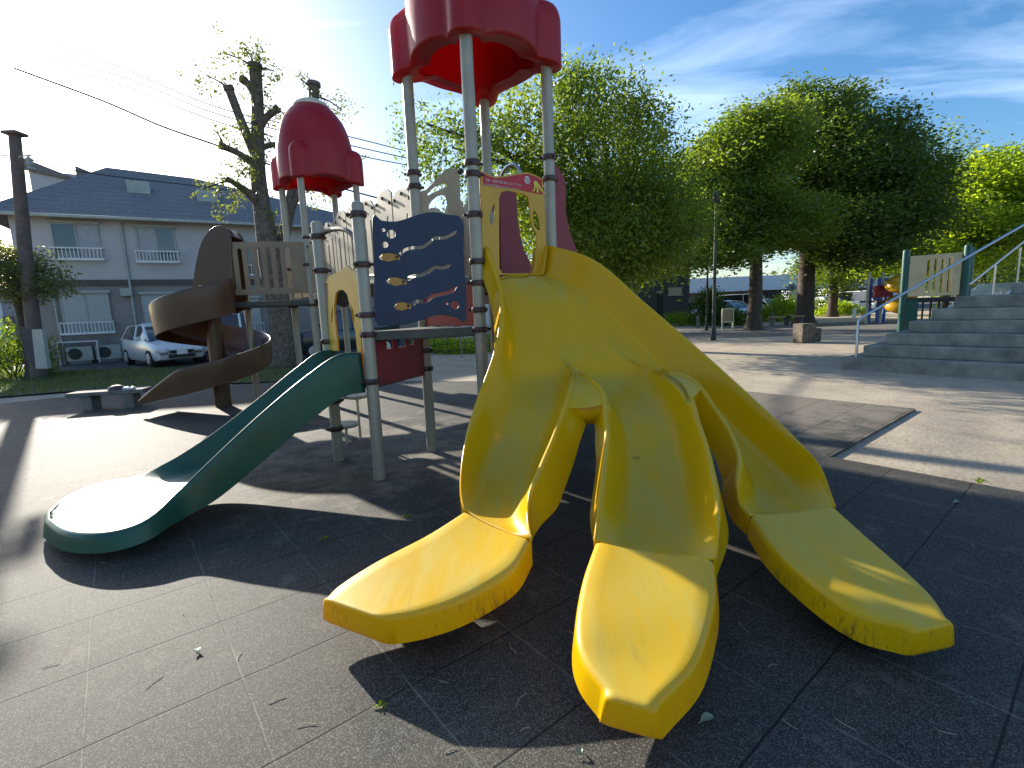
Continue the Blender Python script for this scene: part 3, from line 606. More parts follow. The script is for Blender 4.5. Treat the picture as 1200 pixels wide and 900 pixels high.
obj('climber_rungs', mb, 'post', play)
mb = MB()
for P in (PRR, PK):
    c = P+ud*.16; 
mid = (PRR+PK)/2
mb.tube(cr_open([(PK.x+ud.x*.02, PK.y+ud.y*.02, 2.55), (PK.x-wd.x*.25, PK.y-wd.y*.25, 2.98), (mid.x, mid.y, 3.02), (mid.x-wd.x*.15, mid.y-wd.y*.15, 2.75), (PRR.x, PRR.y, 2.72)], 6), .018, 8)
obj('hand_loop', mb, 'steel', play)

# --- dome roofs
def roof(center, zb, name='dome_roof'):
    cx, cy_ = center; phi0 = math.atan2(ud.y, ud.x)+math.pi/4; d = SD/math.sqrt(2); rl = .148
    ZS = .86; prof = [(0, .635), (.1, .645), (.3, .65), (.6, .64), (.8, .615), (1.0, .57), (1.15, .515), (1.28, .44), (1.38, .37), (1.44, .312)]
    def rm(z): return float(np.interp(z, [p[0] for p in prof], [p[1] for p in prof]))
    n = 96; rows = []
    zs = [0, .02, .06, .12, .2, .28, .34, .40, .45, .49, .53, .56, .6, .66, .75, .85, .95, 1.05, 1.15, 1.22, 1.30, 1.37, 1.44]
    def rad(th, z):
        r0 = rm(z); dl = (th-phi0) % (math.pi/2); dl = min(dl, math.pi/2-dl)
        rr = rl if z < .36 else (rl*math.sqrt(max(0, 1-((z-.36)/.22)**2)) if z < .58 else 0)
        q = rr*rr-(d*math.sin(dl))**2
        if q > 0:
            r1 = d*math.cos(dl)+math.sqrt(q)
            k = .09; h = max(0, min(1, .5+.5*(r1-r0)/k)); return r0*(1-h)+r1*h+k*h*(1-h)
        return r0
    def dip(th): 
        dl = (th-phi0) % (math.pi/2); dl = min(dl, math.pi/2-dl); return -.09*math.exp(-(dl/.30)**2)
    for z in zs:
        rows.append([(cx+rad(t_, z)*math.cos(t_), cy_+rad(t_, z)*math.sin(t_), zb+z*ZS+dip(t_)*max(0, 1-z/.35)) for t_ in [2*math.pi*i/n for i in range(n)]])
    # underside flange and inner dome
    inner = []
    for rr, z, dk in ((.97, -.012, 1), (.85, -.0, 1), (.70, .0, .5)):
        inner.append([(cx+(rad(t_, 0)*rr)*math.cos(t_), cy_+(rad(t_, 0)*rr)*math.sin(t_), zb+z+dip(t_)*dk) for t_ in [2*math.pi*i/n for i in range(n)]])
    for rr, z in ((.56, .02), (.56, .1), (.56, .5), (.53, .9), (.42, 1.22), (.25, 1.36), (.02, 1.40)):
        inner.append([(cx+rr*math.cos(t_), cy_+rr*math.sin(t_), zb+z*ZS) for t_ in [2*math.pi*i/n for i in range(n)]])
    mb = MB(); mb.grid(inner[::-1]+rows, closed=True)
    o = obj(name, mb, 'red', play, 60)
    c = MB(); c.lathe((cx, cy_, zb-1.44*(1-ZS)), [(.314, 1.442), (.315, 1.455), (.275, 1.51), (.19, 1.56), (.09, 1.59), (.01, 1.597)], 40); obj('roof_cap', c, 'cream', o, 60)
    return o
cen = (PB+PK)/2; roof((cen.x, cen.y), ROOFZ+.02)['label'] = 'large near dome roof over the yellow slide tower'
cen2 = (QC+QK2)/2; roof((cen2.x, cen2.y), 3.90)['label'] = 'dome roof with cream cap over the far tower'

# --- slides ---------------------------------------------------------
def interp(ctrl, S):
    """ctrl: (s, x, y, z, h) rows; smooth interpolation at S"""
    c = np.array(ctrl, float); s = c[:, 0]; out = np.zeros((len(S), 4)); 
    m = np.zeros((len(s), 4)); dv = (c[1:, 1:]-c[:-1, 1:])/(s[1:]-s[:-1])[:, None]
    m[0] = dv[0]; m[-1] = dv[-1]
    for i in range(1, len(s)-1):
        h0, h1_ = s[i]-s[i-1], s[i+1]-s[i]; m[i] = (dv[i-1]*h1_+dv[i]*h0)/(h0+h1_)
    for j, q in enumerate(S):
        i = min(max(np.searchsorted(s, q, side='right')-1, 0), len(s)-2); h = s[i+1]-s[i]; t = (q-s[i])/h
        out[j] = (2*t**3-3*t*t+1)*c[i, 1:]+(t**3-2*t*t+t)*h*m[i]+(-2*t**3+3*t*t)*c[i+1, 1:]+(t**3-t*t)*h*m[i+1]
    return out
def lobe_rows(A, B, nt_=21, t0=.42, bow=.012):
    rows = []
    for a, b in zip(A, B):
        r = []
        fa = np.array([a[0], a[1], a[2]-a[3]]); fb = np.array([b[0], b[1], b[2]-b[3]])
        for k in range(nt_):
            t = -1+2*k/(nt_-1); t = math.copysign(abs(t)**.8, t)
            p = fa+(fb-fa)*(t+1)/2; hh = a[3] if t < 0 else b[3]; q = max(0, (abs(t)-t0)/(1-t0))
            p = p+np.array([0, 0, hh*(q**1.9)-bow*(1-t*t)]); r.append(tuple(p))
        rows.append(r)
    return rows
def skirt_rows(A, sgn, depth, flare0=.05, lip0=.03, soft=0, close=0, lead=0.):
    """rolled rim and outer wall along boundary A; sgn = +1 if outside lies to the right of the travel direction"""
    rows = []
    n = len(A)
    for i in range(n):
        t = A[min(i+1, n-1)][:2]-A[max(i-1, 0)][:2]; t = t/np.linalg.norm(t); nn = np.array([t[1], -t[0]])*sgn
        k_ = min(1, A[i][3]/.08) if soft else 1; e_ = 1-max(0, min(1, ((i/(n-1))-.6)/.38)) if close else 1; e_ = e_*e_*(3-2*e_); flare, lip = flare0*e_, lip0*(.12+.88*e_); p = A[i][:3]; D = depth(A[i][3], i/(n-1)) if callable(depth) else depth
        def q(o, z): return (p[0]+nn[0]*o, p[1]+nn[1]*o, p[2]+z)
        rows.append([tuple(p), q(lip*.35, .009*k_-.004*(1-k_)), q(lip*.75, .008*k_-.012*(1-k_)), q(lip*1.1, -.006-.014*(1-k_)), q(lip*1.25, -.03), q(lip*1.25+flare*.4, -.03-(D-.03)*.4), q(lip*1.25+flare, -D), q(lip*1.25+flare-.03, -D-.004)])
    return rows
NS = 64; SS = np.linspace(0, 1, NS)
HO = [(0, .27), (.12, .27), (.3, .29), (.45, .30), (.6, .28), (.75, .22), (.88, .13), (.95, .06), (1, .006)]
def rim(pts, hs):
    out = []
    for (s, x, y, Y), h in zip(pts, hs):
        p = at(x, y, Y) if Y > 0 else g(x, y, -Y)
        out.append((s, p.x, p.y, p.z, h))
    return out
hh = [h for _, h in HO]
cL = rim([(0, 572, 290, 4.6), (.12, 584, 322, 4.45), (.3, 590, 365, 4.2), (.45, 583, 410, 3.95), (.6, 565, 462, 3.65), (.75, 549, 512, 3.3), (.88, 541, 556, 2.98), (.95, 541, 581, 2.84), (1, 544, 597, -.36)], hh)
cR = rim([(0, 642, 288, 5.12), (.12, 690, 303, 4.75), (.3, 757, 358, 4.35), (.45, 820, 413, 3.97), (.6, 878, 466, 3.57), (.75, 930, 515, 3.18), (.88, 962, 551, 2.86), (.95, 971, 574, 2.72), (1, 978, 592, -.36)], hh)
cLi, cRi = interp(cL, SS), interp(cR, SS)
def between(wts, s0, s1, ridge):
    """boundary on the shared floor between the outer floors at weights wts(s) plus ridge height(s)"""
    out = []
    for s in np.linspace(s0, s1, 7):
        a = interp(cL, [s])[0]; b = interp(cR, [s])[0]; wq = np.interp(s, *wts); r = np.interp(s, *ridge)
        za = a[2]-a[3]; zb = b[2]-b[3]
        out.append((s, a[0]+(b[0]-a[0])*wq, a[1]+(b[1]-a[1])*wq, za+(zb-za)*wq-.0+r, r))
    return out
SP1 = .43; SP2 = .43
b1s = between(([0, .3, .45], [.33, .34, .37]), 0, SP1, ([0, .28, .36, SP1], [0, 0, .03, .12]))
b2s = between(([0, .3, .45], [.66, .70, .775]), 0, SP2, ([0, .28, .36, SP2], [0, 0, .03, .13]))
h5 = [.16, .21, .22, .20, .13, .06, .006]
b1L = b1s + rim([(.5, 667, 452, 3.55), (.6, 652, 497, 3.26), (.75, 632, 545, 2.90), (.88, 618, 583, 2.62), (.95, 618, 610, 2.46), (1, 622, 632, -.36)], h5[1:])
b1R = b1s + rim([(.5, 703, 450, 3.52), (.6, 713, 492, 3.18), (.75, 711, 548, 2.78), (.88, 704, 595, 2.47), (.95, 699, 618, 2.36), (1, 697, 633, -.36)], h5[1:])
b2L = b2s + rim([(.5, 795, 447, 3.5), (.6, 817, 500, 3.08), (.75, 833, 562, 2.62), (.88, 839, 612, 2.27), (.95, 840, 638, 2.14), (1, 838, 655, -.36)], h5[1:])
b2R = b2s + rim([(.5, 806, 440, 3.66), (.6, 840, 478, 3.38), (.75, 868, 530, 3.02), (.88, 866, 570, 2.74), (.95, 868, 592, 2.6), (1, 878, 603, -.36)], h5[1:])
I = {k: interp(v, SS) for k, v in dict(b1L=b1L, b1R=b1R, b2L=b2L, b2R=b2R).items()}
mb = MB()
mb.grid(lobe_rows(cLi, I['b1L'])); mb.grid(lobe_rows(I['b1R'], I['b2L'])); mb.grid(lobe_rows(I['b2R'], cRi))
dep = lambda h, t: max(h*.5+.10, .125)
mb.grid(skirt_rows(cLi, 1, dep, close=1)); mb.grid(skirt_rows(cRi, -1, dep, close=1))
for key, sg_, sp, fl_ in (('b1L', -1, SP1, .10), ('b1R', 1, SP1, .05), ('b2L', -1, SP2, .04), ('b2R', 1, SP2, .07)):
    i0 = int(np.searchsorted(SS, sp+.015)); A = I[key][i0:]
    n_ = len(A)
    for i in range(n_): pass
    mb.grid(skirt_rows(A, sg_, lambda h, t: max(h*.42+.10, .125)*min(1, .5+t*5), fl_, close=1))
# webs closing the fork between two troughs
for kl, kr, sp, se in (('b1L', 'b1R', SP1, .545), ('b2L', 'b2R', SP2, .53)):
    i0 = int(np.searchsorted(SS, sp))-1; i1 = int(np.searchsorted(SS, se)); rows = []
    for i in range(i0, i1+1):
        a, b = I[kl][i][:3], I[kr][i][:3]; f = (i-i0)/(i1-i0); rows.append([tuple(a+(b-a)*t+np.array([0, 0, -.02*math.sin(math.pi*t)*f])) for t in np.linspace(0, 1, 9)])
    a, b = I[kl][i1][:3], I[kr][i1][:3]; tdir = (I[kl][i1][:3]+I[kr][i1][:3]-I[kl][i1-1][:3]-I[kr][i1-1][:3]); tdir[2] = 0; tdir /= np.linalg.norm(tdir)
    for dz, do in ((-.012, .012), (-.05, .018), (-.13, -.01)):
        rows.append([tuple(a+(b-a)*t+tdir*(do-.05*math.sin(math.pi*t))+np.array([0, 0, dz-.02*math.sin(math.pi*t)])) for t in np.linspace(0, 1, 9)])
    mb.grid(rows)
ys = obj('slide', mb, 'yellow', play, 62, weld=True, solid=.012); ys['label'] = 'faded yellow slide forking into three banana-shaped chutes'
# entry lip of the slide inside the mouth
mb = MB(); r0 = lobe_rows(cLi[:1], I['b1L'][:1])[0]+lobe_rows(I['b1R'][:1], I['b2L'][:1])[0]+lobe_rows(I['b2R'][:1], cRi[:1])[0]
back = [(p[0]-nout.x*.2+0*p[0], p[1]-nout.y*.2, p[2]+.0) for p in r0]
mb.grid([r0, back]); obj('slide_lip', mb, 'yellow', ys, 60, solid=.012)

def runout(left, right, thick=.125, tipr=.03):
    L = np.array([list(g(x, y, z)) for x, y, z in left]); Rr = np.array([list(g(x, y, z)) for x, y, z in right])
    ns = 8; Lc = np.array(cr_open(L, ns)); Rc = np.array(cr_open(Rr, ns)); rows = []
    n = len(Lc)
    # gap at the seam
    gd = (Lc[1]-Lc[0]); gd /= np.linalg.norm(gd); gr__ = (Rc[1]-Rc[0]); gr__ /= np.linalg.norm(gr__); Lc[0] += gd*.011; Rc[0] += gr__*.011
    for i in range(n):
        a, b = Lc[i], Rc[i]; d = b-a; wdt = np.linalg.norm(d); d = d/wdt; r = .034
        f = i/(n-1); dish = .014*(1-f)
        th = thick
        ring = []
        for t in (0, .3, .6, 1): # left edge rounding, from the side up to the top
            an = math.pi/2*t; ring.append(a+d*(r-r*math.cos(an))+np.array([0, 0, -r+r*math.sin(an)]))
        for t in (.12, .25, .5, .75, .88): ring.append(a+d*(r+(wdt-2*r)*t)+np.array([0, 0, -dish*math.sin(math.pi*t)]))
        for t in (1, .6, .3, 0):
            an = math.pi/2*t; ring.append(b-d*(r-r*math.cos(an))+np.array([0, 0, -r+r*math.sin(an)]))
        ring.append(b+d*.012+np.array([0, 0, -th])); ring.append(b-d*.02+np.array([0, 0, -th-.008])); ring.append(a+d*.02+np.array([0, 0, -th-.008])); ring.append(a-d*.012+np.array([0, 0, -th]))
        rows.append([tuple(q) for q in ring])
    # rounded nose
    tip = np.array(rows[-1]); prev = np.array(rows[-2]); dirn = ((Lc[-1]+Rc[-1])-(Lc[-2]+Rc[-2])); dirn[2] = 0; dirn /= np.linalg.norm(dirn); c = tip.mean(0)
    for o_, s_ in ((.014, .972), (.025, .91), (.032, .80)):
        rows.append([tuple(c+(q-c)*np.array([s_, s_, 1-(1-s_)*1.8])+dirn*o_) for q in tip])
    mb = MB(); mb.grid(rows, closed=True); k = len(rows[0])
    n0 = 0; mb.f.append(tuple(range(k))[::-1]); mb.f.append(tuple(range((len(rows)-1)*k, len(rows)*k)))
    o = obj('slide_exit', mb, 'yellow', ys, 50)
    s_ = MB(); m0 = (Lc[n//2]+Rc[n//2])/2; m1 = (Lc[1]+Rc[1])/2
    s_.box((m0[0], m0[1], (m0[2]-thick)/2-.01), (.16, .3, m0[2]-thick), math.atan2(dirn[1], dirn[0])+math.pi/2); obj('foot', s_, 'rubberblack', ys, 30)
    return o
runout([(543, 598, .36), (500, 625, .32), (440, 656, .275), (397, 683, .24), (381, 698, .225)], [(622, 632, .36), (604, 662, .33), (570, 686, .29), (520, 709, .255), (455, 723, .23), (388, 720, .225)])
runout([(697, 633, .36), (681, 680, .31), (673, 735, .27), (681, 772, .24), (706, 806, .22)], [(838, 655, .36), (840, 690, .32), (836, 722, .285), (818, 775, .245), (774, 823, .22)])
runout([(878, 603, .36), (905, 640, .32), (955, 684, .275), (1008, 717, .245), (1062, 732, .225)], [(978, 592, .36), (1015, 625, .32), (1050, 655, .285), (1090, 692, .245), (1112, 722, .225)])
for q in ((745, 500, 3.15), (878, 478, 3.62)):
    p = at(*q); mb = MB(); mb.cyl((p.x, p.y, -.02), (p.x, p.y, p.z-.2), .03, .03, 10); obj('slide_support', mb, 'orange', ys, 30)

# --- green slide
hg = [.30, .30, .28, .26, .24, .16, .05, .012, .01]
gn = [(0, 422, 414, 4.45), (.1, 398, 416, 4.33), (.25, 360, 440, 4.14), (.45, 300, 490, 3.86), (.65, 240, 546, 3.56), (.78, 200, 580, 3.40)]
def gcurve(pts, hs):
    out = []
    for q, h in zip(pts, hs):
        s, x, y, Y = q; p = at(x, y, Y) if Y > 0 else g(x, y, -Y); out.append((s, p.x, p.y, p.z, h))
    return out
near = gcurve([(0, 422, 414, 4.45), (.1, 398, 416, 4.33), (.25, 360, 440, 4.14), (.42, 300, 490, 3.84), (.58, 240, 546, 3.53), (.68, 205, 580, 3.36), (.78, 165, 612, -.22), (.88, 110, 624, -.19), (.95, 74, 619, -.18), (1, 58, 607, -.18)], [.28, .29, .29, .27, .2, .10, .02, .01, .01, .01])
far = gcurve([(0, 392, 411, 4.98), (.1, 375, 413, 4.88), (.25, 345, 434, 4.72), (.42, 298, 472, 4.50), (.58, 240, 516, 4.28), (.68, 200, 541, 4.12), (.78, 160, 558, -.24), (.88, 112, 567, -.21), (.95, 76, 583, -.19), (1, 58, 599, -.18)], [.28, .29, .29, .27, .2, .10, .02, .01, .01, .01])
S2 = np.linspace(0, 1, 60); nI, fI = interp(near, S2), interp(far, S2)
mb = MB(); mb.grid(lobe_rows(fI, nI, t0=.5)); dg_ = lambda h, t: max(h+.07, .12)
ka, kb = skirt_rows(fI, 1, dg_, .02, .025, 1), skirt_rows(nI, -1, dg_, .02, .025, 1); mb.grid(ka); mb.grid(kb)
pa, pb_ = np.array(ka[-1]), np.array(kb[-1]); tipd = np.array([fI[-1][0]-fI[-8][0]+nI[-1][0]-nI[-8][0], fI[-1][1]-fI[-8][1]+nI[-1][1]-nI[-8][1], 0]); tipd /= np.linalg.norm(tipd)
out0 = np.linalg.norm((pa-pa[0])[:, :2], axis=1)[:, None]; mb.grid([[tuple(q) for q in pa], [tuple(q) for q in (pa+pb_)/2*np.array([0, 0, 1])+((pa[0]+pb_[0])/2*np.array([1, 1, 0]))+tipd*out0], [tuple(q) for q in pb_]])
mn_ = (nI[30][:2]-fI[30][:2]); 
gs = obj('slide', mb, 'green', play, 62, weld=True, solid=.012); gs['label'] = 'short green slide with round run-out'
tx = g(120, 600, .1); s_ = MB(); s_.lathe((tx.x, tx.y, 0), [(.10, -.01), (.10, .1)], 16); obj('foot', s_, 'rubberblack', gs, 30)

# --- brown spiral slide
SC = Vector((QM.x-.15, QM.y+.35))
SC = Vector((at(252, 350, 8.9).x, 8.75))
TH0, TH1 = R_(-36), R_(-62)-R_(398)
ths = np.linspace(TH0, TH1, 110); inn_, out_ = [], []
for i, th in enumerate(ths):
    f = i/109; z = 1.82-1.42*f**.95
    ro, ri = .86, .13
    inn_.append([SC.x+ri*math.cos(th), SC.y+ri*math.sin(th), z+.1, .1]); out_.append([SC.x+ro*math.cos(th), SC.y+ro*math.sin(th), z+.36, .36])
th = TH1; tdir = np.array([math.sin(th), -math.cos(th)]); c_i, c_o = np.array(inn_[-1]), np.array(out_[-1])
for k in range(1, 14):
    f = k/13; dd = .95*f; z = .40-.16*f; hw = .36*(1-f)**1.0+.008
    inn_.append([c_i[0]+tdir[0]*dd, c_i[1]+tdir[1]*dd, z+.1*(1-f)+.01, .1*(1-f)+.01]); o2 = c_o+np.array([tdir[0]*dd, tdir[1]*dd, 0, 0]); 
    bend = .12*f*f; nrm = (c_i[:2]-c_o[:2])/np.linalg.norm(c_i[:2]-c_o[:2])
    out_.append([o2[0]+nrm[0]*bend, o2[1]+nrm[1]*bend, z+hw, hw])
inn_, out_ = np.array(inn_), np.array(out_)
mb = MB(); mb.grid(lobe_rows(inn_, out_, t0=.35)); mb.grid(skirt_rows(out_, -1, lambda h, t: h+.05+.14*max(0, 1-t*1.6), -.03, .02)); mb.grid(skirt_rows(inn_, 1, .06, .0, .01))
sps = obj('spiral_slide', mb, 'brownslide', play, 62, weld=True, solid=.01); sps['label'] = 'brown plastic spiral slide winding round a thick column'
c = MB(); c.lathe((SC.x, SC.y, 0), [(.13, -.02), (.13, 1.2), (.15, 1.9), (.13, 2.1)], 24); obj('column', c, 'brownslide', sps, 50)
HM = at(250, 300, QM.y-.02)
hood = [(onplane(x, y, (QM.x, QM.y), uQ)) for x, y in ((226, 362), (228, 330), (232, 305), (238, 284), (250, 268), (262, 266), (270, 276), (272, 300), (272, 362))]
nQ = Vector((uQ[1], -uQ[0]))
for off in (0.02, -.55):
    P_ = QM+nQ*off; panel('hood', [smoothloop(hood, 4)], 'brownslide', sps, (P_.x, P_.y), uQ, .05, bev=.02)
mb = MB(); rows = []
for a, z in cr_open(hood[1:7], 5):
    p = QM+uQ*a; q1 = p+nQ*.02; q2 = p-nQ*.55; rows.append([(q1.x, q1.y, z), (q2.x, q2.y, z)])
mb.grid(rows); obj('hood', mb, 'brownslide', sps, 60, solid=.02)

# --- stepping pods between D and the back
mb = MB()
p1 = at(418, 463, 5.9); p2 = at(405, 497, 5.75)
for p in (p1, p2):
    q = MB(); q.lathe((p.x, p.y, p.z), [(.05, -.05), (.14, -.03), (.155, -.012), (.155, .006), (.14, .014), (.01, .016)], 24); q.cyl((p.x, p.y, -.01), (p.x, p.y, p.z-.03), .016, .016, 8)
    obj('step_pod', q, 'cream', play, 40)
mb.tube([(PD.x, PD.y, p1.z+.02), (p1.x-.12, p1.y, p1.z)], .018, 8); obj('pod_arm', mb, 'clamp', play)

# ================================================================== ROPE CLIMBER behind
rc = g(535, 425); rope = empty('rope_climber', (rc.x, rc.y, 0), 'low dome climber with dark ropes and steel legs behind the tower', 'climbing frame')
mb = MB(); Rr_ = 1.5
for k in range(5):
    a = k*2*math.pi/5+.3; pts = []
    for i in range(9): f = i/8; r_ = Rr_*math.cos(f*math.pi/2*.92); pts.append((r_*math.cos(a), r_*math.sin(a), 1.35*math.sin(f*math.pi/2)))
    q = MB(); q.tube(pts, .022, 8); obj('leg', q, 'steel', rope, world=False)
q = MB()
for lvl in (.25, .45, .65, .85):
    r_ = Rr_*math.cos(lvl*math.pi/2*.92); z = 1.35*math.sin(lvl*math.pi/2)
    q.tube([(r_*math.cos(t), r_*math.sin(t), z-.05*abs(math.sin(2.5*(t-.3)))) for t in [2*math.pi*i/40 for i in range(41)]], .010, 6)
for k in range(10):
    a = k*2*math.pi/10+.6; q.tube([(Rr_*math.cos(f*math.pi/2*.92)*math.cos(a), Rr_*math.cos(f*math.pi/2*.92)*math.sin(a), 1.35*math.sin(f*math.pi/2)) for f in [.2+.1*i for i in range(8)]], .010, 6)
obj('net', q, 'rubberblack', rope, world=False)

# ================================================================== STEPS on the right
sdir = Vector((.598, -.801)); bdir = Vector((.801, .598))
S0 = g(983, 433); S0 = Vector((6.95, 10.35))
steps = empty('concrete_steps', (S0.x, S0.y, 0), 'wide weathered greenish concrete steps with a steel handrail', 'steps')
RIS = .232; nst = 6; TR = .34; INS = .28
for k in range(nst):
    a = S0+sdir*(INS*k)+bdir*(TR*k); W_ = 9.; Dp = 7-2*TR*k
    c = [a, a+sdir*W_, a+sdir*W_+bdir*(Dp), a+bdir*(Dp)]
    mb = MB(); mb.prism([tuple(q) for q in c], RIS*k-(.05 if k == 0 else .0), RIS*(k+1)); obj('step', mb, 'concrete', steps, 30, bevel=.018)
a = S0+sdir*(INS*7.6)+bdir*(TR*6.6); mb = MB(); c = [a, a+sdir*5, a+sdir*5+bdir*1.2, a+bdir*1.2]; mb.prism([tuple(q) for q in c], RIS*6, RIS*7); obj('step', mb, 'concrete', steps, 30, bevel=.018)
r0 = S0+sdir*.22+bdir*.16
p0 = at(998, 375, r0.y); p1 = at(1205, 259, r0.y+.05)
rail = [(r0.x, r0.y, RIS), (r0.x, r0.y, p0.z-.03), (r0.x+.03, r0.y+.01, p0.z+.02)]
pe = at(1290, 212, r0.y+.6); rail.append((pe.x, pe.y, pe.z))
mb = MB(); mb.tube(rail, .026, 10); obj('handrail', mb, 'steel', steps)
mb = MB()
q0 = at(1137, 333, 12.6); q1 = at(1290, 212, 12.9); mb.tube([tuple(q0), tuple(q1)], .022, 10)
for (x, y0, yb) in ((1167, 311, 346), (1196, 290, 343)):
    p = at(x, y0, 12.7); pb = at(x, yb, 12.7); mb.cyl(tuple(p), (p.x, p.y, pb.z-.1), .02, .02, 8)
obj('handrail', mb, 'steel', steps)

# ================================================================== SECOND PLAY STRUCTURE (green posts)
ps2 = g(1055, 391); ps2 = Vector((at(1055, 391, 14.2).x, 14.2, 0))
P2 = empty('small_play_structure', tuple(ps2), 'small play platform with dark green posts and pale slatted guard boards behind the steps', 'play structure')
u2 = Vector((.78, -.626)); n2 = Vector((.626, .78))
def w2(a, b, z): p = Vector((ps2.x, ps2.y))+u2*a+n2*b; return (p.x, p.y, z)
Yf = ps2.y; zt2 = at(1060, 300, 14.2).z; zdk = at(1080, 349, 14.3).z
LL = 1.28
for a, b in ((0, 0), (LL, 0), (0, 1.2), (LL+.14, 1.2)):
    q = MB(); p = w2(a, b, 0); q.lathe((p[0], p[1], 0), [(.085, -.03), (.085, zt2+.1), (.075, zt2+.15), (.03, zt2+.17)], 16); obj('post', q, 'pgreen', P2, 40)
q = MB(); q.prism([w2(0, 0, 0)[:2], w2(LL, 0, 0)[:2], w2(LL, 1.2, 0)[:2], w2(0, 1.2, 0)[:2]], zdk-.12, zdk); obj('deck', q, 'black', P2, 30)
def slatrail(a0, b0, a1, b1, wide=0):
    A_ = Vector(w2(a0, b0, 0)[:2]); B_ = Vector(w2(a1, b1, 0)[:2]); uu = (B_-A_).normalized(); L = (B_-A_).length
    z0, z1 = zdk+.05, zt2-.02; lp = [[(.1, z0), (L-.1, z0), (L-.1, z1), (.1, z1)]]; st = .1+wide+.07
    while st < L-.22: lp.append([(st, z0+.08), (st+.085, z0+.08), (st+.085, z1-.07), (st, z1-.07)]); st += .15
    o = finish('guard_board', flat_mesh(lp, .03, (A_.x, A_.y), uu), 'pbeige', P2, 30, 0)
slatrail(0, 0, LL, 0, .3); slatrail(0, 1.2, LL, 1.2); slatrail(LL, 0, LL+.14, 1.2)
q = MB()
for k in range(6):
    p = w2(.28+k*.17, .05, 0); q.box((p[0], p[1], (zdk-.1)/2+.05), (.035, .035, zdk-.15))
obj('lower_bars', q, 'black', P2, 30)
q = MB(); p = w2(.22, .0, 0); q.box((p[0], p[1], zdk/2), (.26, .04, zdk-.1), math.atan2(u2.y, u2.x)); obj('lower_board', q, 'pgreen', P2, 30)

# third, colourful structure further off
c3p = at(1035, 372, 26); P3 = empty('far_play_structure', (c3p.x, 26, 0), 'distant play tower with blue posts and red and yellow plastic parts', 'play structure')
zb3 = 0
def w3(x, y): p = at(x, y, 26); return (p.x, 26, p.z)
for x in (1031, 1036, 1049):
    p = w3(x, 325); q = MB(); q.cyl((p[0], 26+(x % 3)*.3, 0), (p[0], 26+(x % 3)*.3, p[2]), .08, .08, 12); obj('post', q, 'pblue', P3, 40)
for x in (1028.5, 1045):
    p = w3(x, 318); q = MB(); q.cyl((p[0], 26.6, 0), (p[0], 26.6, p[2]), .07, .07, 12); obj('post', q, 'cream', P3, 40)
q = MB(); a = w3(1040, 330); b = w3(1050, 352); q.box(((a[0]+b[0])/2-.3, 26.2, (a[2]+b[2])/2), (1.0, .1, .6)); obj('guard_board', q, 'maroon', P3, 30)
pts = []; cc = w3(1049, 346)
for i in range(26): th = i*.45; pts.append((cc[0]+.5*math.cos(th), 25.6+.5*math.sin(th), 2.4-i*.072))
q = MB(); q.tube(pts, .26, 10); obj('spiral_slide', q, 'yboard', P3, 60)
q = MB(); q.prism([(cc[0]-1, 25.9), (cc[0]+.6, 25.9), (cc[0]+.6, 27.2), (cc[0]-1, 27.2)], 1.1, 1.2); obj('deck', q, 'black', P3, 30)

# ================================================================== TREES
def leaves_mesh(name, cents, leaf, rng, per=40, spread=.45, flat=.0):
    """cents: (n,3) clump centres. every leaf is a small folded quad pair"""
    n = len(cents)*per; c = np.repeat(cents, per, 0) + rng.normal(0, 1, (n, 3))*np.array([spread, spread, spread*(.55 if flat else .8)])
    a = rng.normal(0, 1, (n, 3)); 
    if flat: a[:, 2] *= .35
    a /= np.linalg.norm(a, axis=1)[:, None]; b = np.cross(a, rng.normal(0, 1, (n, 3))); b /= np.linalg.norm(b, axis=1)[:, None]
    sz = leaf*rng.uniform(.6, 1.3, (n, 1)); a *= sz; b *= sz*.42
    v = np.stack([c-a*.5, c+b*.5, c+a*.5, c-b*.5], 1).reshape(-1, 3).astype(np.float32)
    me = bpy.data.meshes.new(name); me.vertices.add(len(v)); me.vertices.foreach_set('co', v.ravel())
    me.loops.add(len(v)); me.loops.foreach_set('vertex_index', np.arange(len(v), dtype=np.int32))
    me.polygons.add(n); me.polygons.foreach_set('loop_start', np.arange(0, 4*n, 4, dtype=np.int32)); me.polygons.foreach_set('loop_total', np.full(n, 4, np.int32))
    me.update(calc_edges=True); return me
def leafobj(name, me, m, parent):
    me.materials.append(MT[m]); o = bpy.data.objects.new(name, me); col.objects.link(o)
    if parent: o.parent = parent; me.transform(Matrix.Translation(-Vector(rootloc(parent))))
    return o
def branchy(mb, p, d, L, r, depth, rng, tips, targets=None, kink=.25):
    pts = [Vector(p)]; rr = [r]; dd = Vector(d).normalized(); ns = 5
    for i in range(ns):
        dd = (dd+Vector(rng.normal(0, kink*.4, 3))+Vector((0, 0, .04))).normalized(); pts.append(pts[-1]+dd*L/ns); rr.append(r*(1-.45*(i+1)/ns))
    mb.tube([tuple(q) for q in pts], rr, 7 if depth > 1 else 5)
    tips.append(tuple(pts[-1])); tips.append(tuple(pts[3]))
    if depth == 0: return
    for k in range(3 if depth > 1 else 2):
        i = rng.integers(2, ns+1); ax = Vector(rng.normal(0, 1, 3)); ax = (ax-dd*ax.dot(dd)).normalized()
        nd = (dd*.75+ax*.75).normalized(); nd.z = max(nd.z, -.25)
        branchy(mb, pts[i], nd, L*.72, rr[i]*.62, depth-1, rng, tips, kink=kink)
